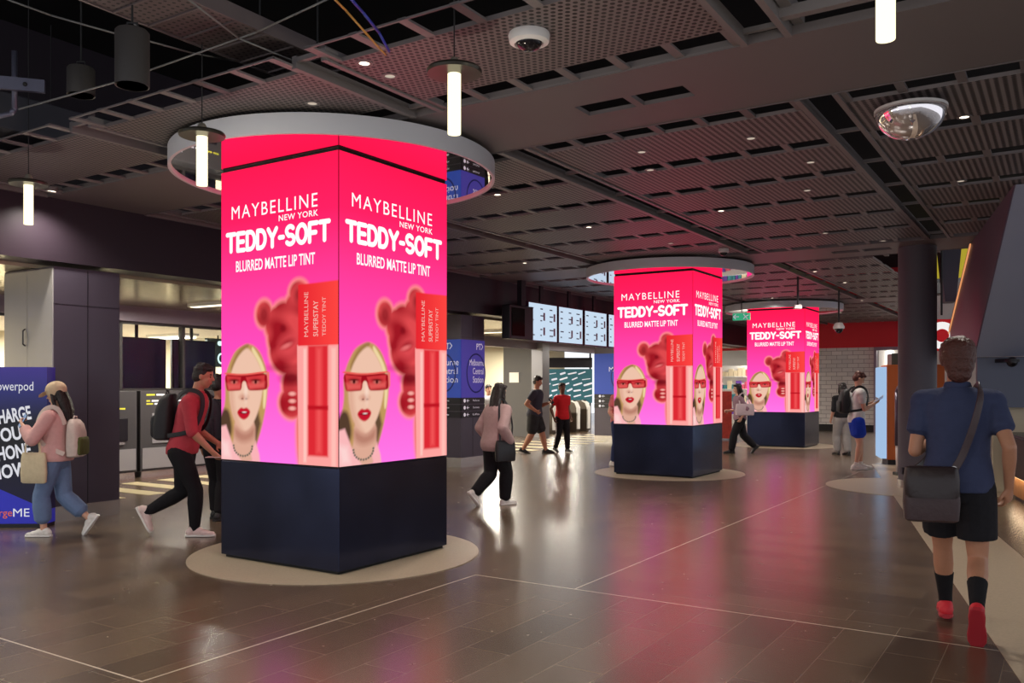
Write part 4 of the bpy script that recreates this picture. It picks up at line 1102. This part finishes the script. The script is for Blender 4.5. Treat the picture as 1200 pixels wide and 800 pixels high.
def bottom(o, f_, name, m, u1=1.9, inf=.012, flare=.01, waist=.60, voxel=.009, mul=1.0):
    mb = MB(); f_.torso(mb, .455, waist, inf)
    for k in 'LR': f_.limb(mb, 'leg', k, 0, u1, inf, (True, False), flare, mul)
    return garment(o, name, mb, m, voxel, 2)
def shoes(o, f_, m, sole=None, socks=None, sock_u=1.72, name='shoe', voxel=.006):
    H = f_.H
    for k in 'LR':
        M = f_.footM(k); R3 = M.to_3x3()
        mb = MB()
        for y, z, rx, ry, rz in ((-.024, .026, .0235, .026, .026), (-.012, .042, .0235, .028, .020), (.02, .028, .025, .040, .026), (.055, .021, .0275, .036, .019), (.083, .017, .027, .032, .0145)):
            mb.ball(M @ V(0, y * H, z * H), rx * H, ry * H, rz * H, R3)
        sh = garment(o, name, mb, m, voxel, 3)
        so = MB(); rings = []
        for y, w in ((-.052, .012), (-.045, .0205), (-.02, .0245), (.02, .0235), (.06, .0285), (.09, .0275), (.11, .018), (.117, .008)):
            rings.append((M @ V(0, y * H, .0075 * H), R3 @ V(1, 0, 0), R3 @ V(0, 0, 1), w * H, .0075 * H))
        so.loft(rings, 16, .5); so.build('sole', sole or m, sh, smooth='auto')
        if socks:
            sk = MB(); f_.limb(sk, 'leg', k, sock_u, 2.0, .005, (False, True)); garment(o, 'sock', sk, socks, .006, 3)
def hair(o, f_, m, style='short', voxel=.008):
    mb = MB()
    f_.hball(mb, 0, -.09, .19, .375, .40, .385)
    f_.hball(mb, 0, -.20, -.02, .345, .30, .33)
    f_.hball(mb, -.12, .16, .38, .22, .24, .13); f_.hball(mb, .12, .18, .37, .22, .22, .13)
    rr = random.Random(int(f_.H * 1000))
    for i in range(26):
        a = rr.uniform(0, 6.28); e = rr.uniform(.1, 1.3)
        x, y, z = .36 * math.cos(a) * math.cos(e), -.08 + .38 * math.sin(a) * math.cos(e), .2 + .37 * math.sin(e)
        if y > .22 and z < .32: continue
        f_.hball(mb, x, y, z, .09, .09, .07, 10, 7)
    if style == 'full':
        f_.hball(mb, 0, -.12, .18, .43, .43, .42); f_.hball(mb, 0, -.26, -.16, .36, .26, .36); f_.hball(mb, 0, -.27, -.40, .29, .19, .24)
        for sx in (-1, 1): f_.hball(mb, sx * .33, -.05, .08, .10, .22, .26)
    if style == 'long':
        h = .133 * f_.H
        for x, w in ((-.2, .17), (0, .2), (.2, .17)):
            mb.limb([f_.hp(x, -.25, .1), f_.hp(x * 1.15, -.36, -.4), f_.hp(x * 1.2, -.42, -.9), f_.hp(x * .9, -.42, -1.35)], [w * h * 1.2, w * h * 1.2, w * h * 1.05, w * h * .5])
        for sx in (-1, 1): mb.limb([f_.hp(sx * .33, .02, .1), f_.hp(sx * .36, .0, -.35), f_.hp(sx * .33, -.05, -.8)], [.09 * h, .10 * h, .06 * h])
    elif style == 'bun':
        f_.hball(mb, 0, -.5, .1, .2, .18, .2)
    return garment(o, 'hair', mb, m, voxel, 3)
def ribbon(mb, pts, w, th, centre=None):
    """flat strap along points; centre(z) gives the body axis it lies against"""
    pts = [Vector(p) for p in pts]
    fine = []
    for i in range(len(pts) - 1):                       # Catmull-Rom
        a = pts[max(i - 1, 0)]; b = pts[i]; c = pts[i + 1]; d = pts[min(i + 2, len(pts) - 1)]
        for j in range(6):
            t = j / 6; fine.append(.5 * ((2 * b) + (c - a) * t + (2 * a - 5 * b + 4 * c - d) * t * t + (3 * b - a - 3 * c + d) * t ** 3))
    fine.append(pts[-1]); rings = []
    for i, p in enumerate(fine):
        tg = (fine[min(i + 1, len(fine) - 1)] - fine[max(i - 1, 0)]).normalized()
        out = p - (centre(p) if centre else V(0, 0, p.z)); out = out - tg * out.dot(tg)
        if out.length < 1e-5: out = tg.orthogonal()
        out.normalize(); rings.append((p, tg.cross(out), out, w / 2, th / 2))
    mb.loft(rings, 12, .45)
    return mb
def world(o, p): return o.matrix_basis @ Vector(p)
def carried(name, o, label, cat, group=None):
    t = thing(name, o.location, o.rotation_euler.z, label, cat, group); return t
def backpack(o, f_, m, label, w=.30, h=.44, d=.17, pocket=None, strapm=None, zc=None):
    t = carried('backpack', o, label, 'backpack')
    c = f_.spine(.70); back = .066 * f_.H * f_.b + .03
    cz = c.z if zc is None else zc
    y0 = c.y - back - d / 2 - .005
    mb = MB(); rings = []
    for k, (z, sx, sy) in enumerate(((-.5, .78, .7), (-.46, .94, .92), (-.2, 1, 1), (.15, .97, .92), (.36, .86, .74), (.47, .62, .5), (.5, .4, .3))):
        rings.append((V(c.x, y0 + (1 - sy) * d * .3 + f_.lean.y * z * .25, cz + z * h), V(1, 0, 0), V(0, 1, 0), w / 2 * sx, d / 2 * sy))
    mb.loft(rings, 28, .6); b = mb.build('bag_body', m, t, smooth='auto')
    mb = MB(); rings = []
    for z, sx, sy in ((-.44, .7, .5), (-.40, .8, .9), (-.1, .8, 1), (.0, .74, .8), (.03, .6, .4)):
        rings.append((V(c.x, y0 - d * .46, cz + z * h), V(1, 0, 0), V(0, 1, 0), w / 2 * sx, d * .18 * sy))
    mb.loft(rings, 24, .6).build('front_pocket', pocket or m, t, smooth='auto')
    for sx in (-1, 1):
        s_ = MB(); sh = f_.spine(.80); rr = .06 * f_.H
        x = sx * .075 * f_.H
        top_z = sh.z + .045 * f_.H * f_.b + .012
        ribbon(s_, [(x * .8, sh.y - back, cz + h * .36), (x, sh.y - .05 * f_.H, top_z - .03), (x, sh.y + .005 * f_.H, top_z), (x, sh.y + .06 * f_.H, top_z - .06), (x * 1.1, c.y + .074 * f_.H * f_.b + .02, c.z + .04), (x * 1.35, c.y + .035 * f_.H, c.z - .13), (x * 1.3, y0 + d * .4, cz - h * .4)], .045, .012, lambda p: f_.spine(p.z / f_.H))
        s_.build('strap', strapm or m, t, smooth='auto')
    mb = MB().tube([(c.x - .04, y0 + d * .1, cz + h * .47), (c.x - .03, y0 + d * .1, cz + h * .56), (c.x + .03, y0 + d * .1, cz + h * .56), (c.x + .04, y0 + d * .1, cz + h * .47)], .008).build('handle', strapm or m, t, smooth=True)
    return t
def softbag(o, f_, c, w, h, d, m, label, strap_pts, name='shoulder_bag', sw=.035, flap=None, yaw=0):
    t = carried(name, o, label, 'bag')
    M = Matrix.Rotation(R(yaw), 3, 'Z'); c = Vector(c); xa = M @ V(1, 0, 0); ya = M @ V(0, 1, 0)
    rings = [(c + V(0, 0, z * h), xa, ya, w / 2 * sx, d / 2 * sy) for z, sx, sy in ((-.5, .86, .6), (-.46, .98, .9), (-.15, 1.03, 1.05), (.3, .98, .85), (.48, .93, .5), (.5, .85, .3))]
    b = MB().loft(rings, 28, .5).build('bag_body', m, t, smooth='auto')
    if flap:
        MB().loft([(c + V(0, 0, z * h) - ya * (d * .06), xa, ya, w / 2 * sx, d / 2 * sy + .006) for z, sx, sy in ((-.05, .9, 1.0), (.0, .99, 1.0), (.3, 1.0, .9), (.49, .95, .55), (.52, .8, .3))], 28, .5).build('flap', flap, t, smooth='auto')
    s_ = MB(); ribbon(s_, strap_pts, sw, .010, lambda p: f_.spine(p.z / f_.H)); s_.build('strap', m, t, smooth='auto')
    return t
def phone(o, f_, k, label, size=(.075, .15), up=V(0, -.5, .86), offs=.0):
    d, pn, th = f_.handframe(k)
    p = f_.wr[k] + d * (.055 * f_.H) + pn * .022
    t = carried('mobile_phone', o, label, 'phone')
    z = (th * 1.0 + d * .2).normalized() if up is None else Vector(up).normalized()
    n = pn; x = n.cross(z).normalized(); n = z.cross(x)
    M = Matrix((x, n, z)).transposed()
    for nm, m, sc, of in (('case', mat('phone_black', (22, 22, 26), .3), 1.0, 0), ('glass_screen', mat('phone_screen', (60, 80, 110), .1, emit=(150, 180, 220), es=.5), .92, .0045)):
        mb = MB(); a, b = size[0] / 2 * sc, size[1] / 2 * sc
        th_ = .004 if nm == 'case' else .0012
        mb.add([p + M @ V(sx * a, sy * th_ - of * 1, sz * b) for sx, sy, sz in ((-1,-1,-1),(1,-1,-1),(1,1,-1),(-1,1,-1),(-1,-1,1),(1,-1,1),(1,1,1),(-1,1,1))], [(3,2,1,0),(4,5,6,7),(0,1,5,4),(1,2,6,5),(2,3,7,6),(3,0,4,7)])
        mb.build(nm, m, t)
    return t
black_c = cloth('black_cloth', (26, 25, 28)); darkhair = mat('black_brown_hair', (30, 22, 20), .45, bump=.6, scale=70, vary=.3); brownhair = mat('dark_auburn_hair', (74, 36, 28), .45, bump=.7, scale=60, vary=.4)
white_sh = mat('white_shoe_leather', (222, 218, 212), .5); black_sh = mat('black_shoe', (26, 25, 26), .5)

# --- man in navy polo walking away, nearest
f1 = Fig(1.80, lean=(0, .03), feet={'L': (-.055, .30, 0, 0, 0), 'R': (.085, -.30, .125, 58, 4)}, hands={'L': (-.17, .24, 1.12), 'R': (.27, .0, .90)}, head=(6, -8), bulk=.92, hipz=.500,
         poles={'L': V(-.28, -1, -.3), 'R': V(.25, -1, 0)}, palms={'L': V(.6, 0, .8), 'R': V(-.8, .5, 0)}, curl=(30, 40, 35))
m1 = person(f1, (2.71, 5.24, 0), (.42, .907), 'person in navy polo shirt and black shorts walking away at the right, nearest the camera', 'tan', .0065)
navy = cloth('navy_pique', (56, 62, 90)); 
top(m1, f1, 'polo_shirt', navy, .62, .488, .838, .026, .010, .008, .016, .012, navy, 1.03)
bottom(m1, f1, 'shorts', cloth('black_shorts', (30, 29, 33)), .72, .018, .026, .54, .008)
shoes(m1, f1, mat('red_shoe_mesh', (206, 40, 52), .6, bump=.2, scale=80), mat('dark_red_sole', (168, 36, 48), .6), black_c, 1.45)
hair(m1, f1, brownhair, 'full', .0065)
brn = mat('dark_brown_leather', (60, 42, 44), .45, bump=.15, scale=30); brn2 = mat('dark_brown_flap', (44, 33, 34), .42, bump=.15, scale=30)
b1 = softbag(m1, f1, (-.15, -.235, .86), .30, .32, .11, brn, 'dark brown crossbody bag at the left hip of the person in navy', [(-.03, -.20, 1.0), (.02, -.185, 1.10), (.075, -.185, 1.27), (.11, -.155, 1.42), (.115, -.06, 1.50), (.10, .06, 1.49), (.05, .165, 1.36), (-.06, .19, 1.18), (-.19, .12, 1.02), (-.26, -.05, .98), (-.31, -.20, .99)], 'crossbody_bag', .042, brn2, 8)
MB().lathe([(.013, -.004), (.02, -.004), (.02, .004), (.013, .004)], n=20, closed=True).build('buckle', steel, b1, (-.03, -.215, 1.01))
for ch in b1.children:
    if ch.name.startswith('buckle'): ch.rotation_euler = (R(90), 0, 0)
# --- woman in pink jacket, far left
f2 = Fig(1.53, lean=(0, .0), feet={'L': (-.04, .10, 0, 0, 0), 'R': (.05, -.30, .10, 55, 0)}, hands={'L': (-.13, .25, 1.10), 'R': (.10, .24, .99)}, head=(-4, -12), bulk=.95, hipz=.500,
         poles={'L': V(-.7, -.5, -.8), 'R': V(.7, -.5, -.8)}, palms={'L': V(.3, -.8, .4), 'R': V(-.2, -.5, .8)}, curl=(40, 45, 30))
m2 = person(f2, (-4.56, 8.62, 0), (-1, -.06), 'person in pink jacket, beige cap and blue jeans walking left with a phone', 'light', .0075)
pinkj = cloth('pale_pink_jacket', (206, 160, 156))
top(m2, f2, 'jacket', pinkj, 1.85, .50, .836, .030, .02, .009, .024, .006, pinkj, 1.0)
bottom(m2, f2, 'jeans', cloth('light_blue_denim', (104, 124, 158)), 1.70, .012, .030, .60, .009)
shoes(m2, f2, white_sh, mat('white_rubber', (228, 226, 222), .5))
hair(m2, f2, darkhair, 'long')
cap = MB(); f2.hball(cap, 0, -.05, .24, .47, .50, .44)
bm_ = MB()
cm = cloth('beige_cap_twill', (206, 184, 152)); cp = garment(m2, 'cap', cap, cm, .007, 3)
vz = MB(); vs = []
vz.loft([(f2.hp(0, y, z), f2.HM.to_3x3() @ V(1, 0, 0), f2.HM.to_3x3() @ V(0, -.25, 1), w * .133 * 1.53, .025 * .133 * 1.53) for y, z, w in ((.2, .24, .42), (.45, .20, .40), (.66, .13, .33), (.78, .06, .18))], 20, .8)
vz.build('visor', cm, cp, smooth='auto')
phone(m2, f2, 'L', 'phone held up by the person in the pink jacket')
backpack(m2, f2, cloth('cream_pack', (206, 190, 180)), 'cream backpack with olive pocket on the person in the pink jacket', .28, .38, .14, cloth('olive_pocket', (84, 88, 50)), None, .98)
softbag(m2, f2, (-.20, .12, .70), .26, .30, .06, cloth('cream_canvas', (206, 190, 158)), 'cream canvas tote bag hanging from the arm of the person in the pink jacket', [(-.20, .06, .84), (-.215, .07, .96), (-.225, .13, 1.02), (-.22, .18, .96), (-.20, .20, .84)], 'tote_bag', .022, None, 80)
# --- man in maroon shirt striding right
f3 = Fig(1.74, lean=(0, .14), feet={'L': (-.05, -.36, .16, 62, 0), 'R': (.05, .14, 0, 0, 0)}, hands={'L': (-.16, .30, .92), 'R': (.17, .34, .86)}, head=(0, -10), bulk=1.0, hipz=.494,
         poles={'L': V(-.3, -1, 0), 'R': V(.4, -1, .0)}, palms={'L': V(.8, 0, .3), 'R': V(-.6, 0, .7)}, curl=(35, 40, 30))
m3 = person(f3, (-3.30, 8.62, 0), (1, .05), 'person in maroon shirt and black trousers striding right, left of the nearest column', 'tan', .0075)
mar = cloth('maroon_shirt', (172, 62, 72))
top(m3, f3, 'shirt', mar, 1.08, .485, .835, .018, .008, .009, .014, .004, mar)
bottom(m3, f3, 'trousers', black_c, 1.93, .013, .004, .58)
shoes(m3, f3, mat('pale_pink_trainer', (214, 190, 184), .55), white_sh, black_c, 1.8)
hair(m3, f3, darkhair, 'short')
backpack(m3, f3, mat('black_pack_nylon', (28, 28, 31), .6, bump=.2, scale=40), 'black backpack on the person in the maroon shirt', .30, .46, .19)
t = carried('paper_folder', m3, 'pale pink paper folder in the hand of the person in maroon', 'paper')
d_, pn_, th_ = f3.handframe('R'); pp = f3.wr['R'] + d_ * .10 + pn_ * .025
MB().box(-.06, .06, -.13, .17, -.003, .003).build('sheets', mat('pale_pink_paper', (226, 196, 190), .7), t, pp)
# --- person in black behind the column edge
f4 = Fig(1.62, feet={'L': (-.08, .05, 0, 0, 0), 'R': (.08, -.12, .0, 0, 8)}, hands={'L': (-.24, .02, .80), 'R': (.24, .05, .80)}, head=(-12, -8), bulk=1.05)
m4 = person(f4, (-3.30, 9.72, 0), (.25, .97), 'person all in black seen from behind at the left edge of the nearest column', 'tan', .009)
top(m4, f4, 'jacket', cloth('charcoal_jacket', (36, 35, 40)), 1.9, .49, .835, .022, .0, .009, .016, .004)
bottom(m4, f4, 'trousers', black_c, 1.93, .018, .012, .58)
shoes(m4, f4, black_sh); hair(m4, f4, darkhair)
backpack(m4, f4, mat('blue_black_pack', (32, 32, 42), .6, bump=.2, scale=40), 'blue-black backpack on the person in black beside the nearest column', .32, .46, .18)
# --- woman in dusty pink jacket right of the nearest column
f5 = Fig(1.54, lean=(0, .05), feet={'L': (-.05, -.28, .10, 50, 0), 'R': (.04, .12, 0, 0, 0)}, hands={'L': (-.23, .10, .80), 'R': (.24, .06, .80)}, head=(10, -4), bulk=1.0, hipz=.498)
m5 = person(f5, (-.21, 10.82, 0), (.80, .60), 'person in dusty pink jacket and black trousers walking past the nearest column', 'light', .0085)
dp = cloth('dusty_pink_jacket', (166, 140, 138))
top(m5, f5, 'jacket', dp, 1.9, .455, .836, .036, .03, .010, .028, .012, dp, 1.02)
bottom(m5, f5, 'trousers', black_c, 1.93, .022, .02, .58)
shoes(m5, f5, white_sh); hair(m5, f5, darkhair, 'long')
softbag(m5, f5, (.24, -.02, .70), .27, .26, .10, mat('black_bag_leather', (26, 25, 29), .4, bump=.1), 'black shoulder bag at the hip of the person in dusty pink', [(.24, -.10, .82), (.22, -.10, 1.05), (.17, -.06, 1.29), (.15, .0, 1.33), (.17, .07, 1.25), (.22, .10, 1.02), (.24, .07, .82)], 'shoulder_bag', .026, None, 85)
# --- man in dark t-shirt and shorts by the gates
f6 = Fig(1.74, lean=(0, .05), feet={'L': (-.08, .24, 0, 0, 0), 'R': (.08, -.24, .02, 18, 0)}, hands={'L': (-.10, .30, 1.12), 'R': (.20, .08, .95)}, head=(0, -14), bulk=1.2, hipz=.492, poles={'R': V(.5, -1, 0)}, palms={'L': V(.2, -.5, .8)}, curl=(40, 45, 30))
m6 = person(f6, (.50, 19.2, 0), (.95, -.25), 'person in dark grey t-shirt and black shorts looking at a phone by the gates', 'tan', .009)
top(m6, f6, 't_shirt', cloth('dark_grey_tee', (56, 56, 66)), .6, .49, .833, .018, .01)
bottom(m6, f6, 'shorts', mat('black_patterned_shorts', (30, 30, 32), .8, vary=.9, scale=9), .85, .02, .025, .58)
shoes(m6, f6, black_sh); hair(m6, f6, darkhair)
phone(m6, f6, 'L', 'phone held by the person in the dark grey t-shirt')
# --- boy in red t-shirt
f7 = Fig(1.56, feet={'L': (-.07, .10, 0, 0, 0), 'R': (.07, -.16, .02, 20, 0)}, hands={'L': (-.24, .02, .78), 'R': (.24, .0, .78)}, head=(-15, 6), bulk=.98)
m7 = person(f7, (1.13, 19.4, 0), (.6, -.8), 'person in bright red t-shirt and black striped track trousers by the gates', 'brown', .009)
t7 = top(m7, f7, 't_shirt', cloth('bright_red_tee', (196, 34, 40)), .6, .48, .833, .018, .01)
bottom(m7, f7, 'track_trousers', black_c, 1.9, .014, .006, .58)
st = MB()
for u0 in (.12, .5, .9, 1.3): 
    u1 = u0 + .42
    a, b = f7.along('leg', 'R', u0), f7.along('leg', 'R', min(u1, 1.85)); ra = interp(LEG, u0) * f7.H + .012; rb = interp(LEG, min(u1, 1.85)) * f7.H + .014
    st.frust(a + V(ra, 0, 0), b + V(rb, 0, 0), .011, .011, 8)
st.build('white_stripe', white_sh, m7, smooth=True)
shoes(m7, f7, black_sh, white_sh); hair(m7, f7, darkhair)
# --- head glimpsed between sign pillar and the dusty pink jacket
f8 = Fig(1.52, feet={'L': (-.08, .02, 0, 0, 0), 'R': (.08, -.04, 0, 0, 0)}, hands={'L': (-.22, .04, .76), 'R': (.22, .04, .76)}, bulk=.95)
m8 = person(f8, (-.56, 20.6, 0), (.4, -.9), 'person in pale grey shirt half hidden between the station sign and dusty pink walker', 'light', .010)
top(m8, f8, 'shirt', cloth('pale_grey_shirt', (176, 176, 180)), 1.8, .48, .834, .02, .01); bottom(m8, f8, 'trousers', black_c); shoes(m8, f8, black_sh); hair(m8, f8, darkhair, 'bun')
# --- woman walking left between the columns
f9 = Fig(1.57, lean=(0, .04), feet={'L': (-.05, .20, 0, 0, 0), 'R': (.05, -.34, .08, 45, 0)}, hands={'L': (-.25, .02, .80), 'R': (.18, .22, .94)}, head=(0, -6), bulk=1.0, hipz=.490)
m9 = person(f9, (5.08, 19.2, 0), (-1, .05), 'person with long dark hair walking left between the middle and farthest columns', 'light', .009)
top(m9, f9, 'blouse', cloth('mauve_blouse', (140, 110, 122)), 1.2, .49, .834, .022, .01); bottom(m9, f9, 'trousers', black_c, 1.93, .02, .02, .58); shoes(m9, f9, black_sh); hair(m9, f9, darkhair, 'long')
softbag(m9, f9, (-.25, -.05, .98), .40, .26, .12, cloth('pale_mauve_bag', (196, 178, 182)), 'large pale shoulder bag of the person walking left between the columns', [(-.25, -.16, 1.10), (-.20, -.10, 1.28), (-.16, -.02, 1.34), (-.19, .06, 1.26), (-.25, .06, 1.10)], 'shoulder_bag', .03, None, 88)
# --- young man in white t-shirt and blue shorts
f10 = Fig(1.75, lean=(0, .03), feet={'L': (-.09, .10, 0, 0, 0), 'R': (.09, -.03, 0, 0, 6)}, hands={'L': (-.08, .30, 1.20), 'R': (.08, .30, 1.19)}, head=(0, -30), bulk=.95, poles={'L': V(-.4, -.6, -1), 'R': V(.4, -.6, -1)}, palms={'L': V(.5, -.3, .8), 'R': V(-.5, -.3, .8)}, curl=(40, 40, 30))
m10 = person(f10, (6.20, 15.52, 0), (.98, -.12), 'person in white t-shirt and bright blue shorts reading a tablet', 'light', .008)
top(m10, f10, 't_shirt', cloth('white_tee', (214, 212, 210)), .62, .48, .833, .020, .01)
bottom(m10, f10, 'shorts', cloth('bright_blue_shorts', (30, 60, 176)), .62, .024, .024, .57)
shoes(m10, f10, white_sh, None, white_sh, 1.85); hair(m10, f10, brownhair)
backpack(m10, f10, mat('black_pack_nylon', (28, 28, 31)), 'black backpack on the person in the white t-shirt', .30, .44, .18)
t = phone(m10, f10, 'R', 'white tablet held by the person in the white t-shirt', (.15, .22), V(0, .8, .6)); t.name = 'tablet'; t['category'] = 'tablet'
t.children[0].data.materials[0] = mat('white_tablet_case', (214, 212, 212), .4)
# --- person in black top and grey trousers, behind
f11 = Fig(1.56, feet={'L': (-.08, .05, 0, 0, 0), 'R': (.08, -.1, 0, 0, 0)}, hands={'L': (-.23, .05, .78), 'R': (.23, .1, .80)}, bulk=1.0)
m11 = person(f11, (7.16, 18.7, 0), (-.2, .98), 'person in black top and light grey trousers seen from behind near the tiled wall', 'light', .010)
top(m11, f11, 'top', black_c, 1.1, .52, .834, .022, .01); bottom(m11, f11, 'trousers', cloth('light_grey_trousers', (150, 146, 142)), 1.92, .022, .02, .60); shoes(m11, f11, black_sh); hair(m11, f11, darkhair, 'long')
# --- person in pink top at the middle column
f12 = Fig(1.62, feet={'L': (-.08, .08, 0, 0, 0), 'R': (.08, -.08, 0, 0, 0)}, hands={'L': (-.20, .20, .98), 'R': (.22, .10, .82)}, bulk=1.0)
m12 = person(f12, (2.02, 16.25, 0), (.75, -.66), 'person in pink top and jeans mostly hidden at the middle column left edge', 'light', .010)
top(m12, f12, 'top', cloth('coral_pink_top', (206, 120, 120)), .6, .50, .834, .022, .01); bottom(m12, f12, 'jeans', cloth('dark_blue_denim', (44, 54, 88)), 1.92, .016, .01, .60); shoes(m12, f12, white_sh); hair(m12, f12, darkhair)
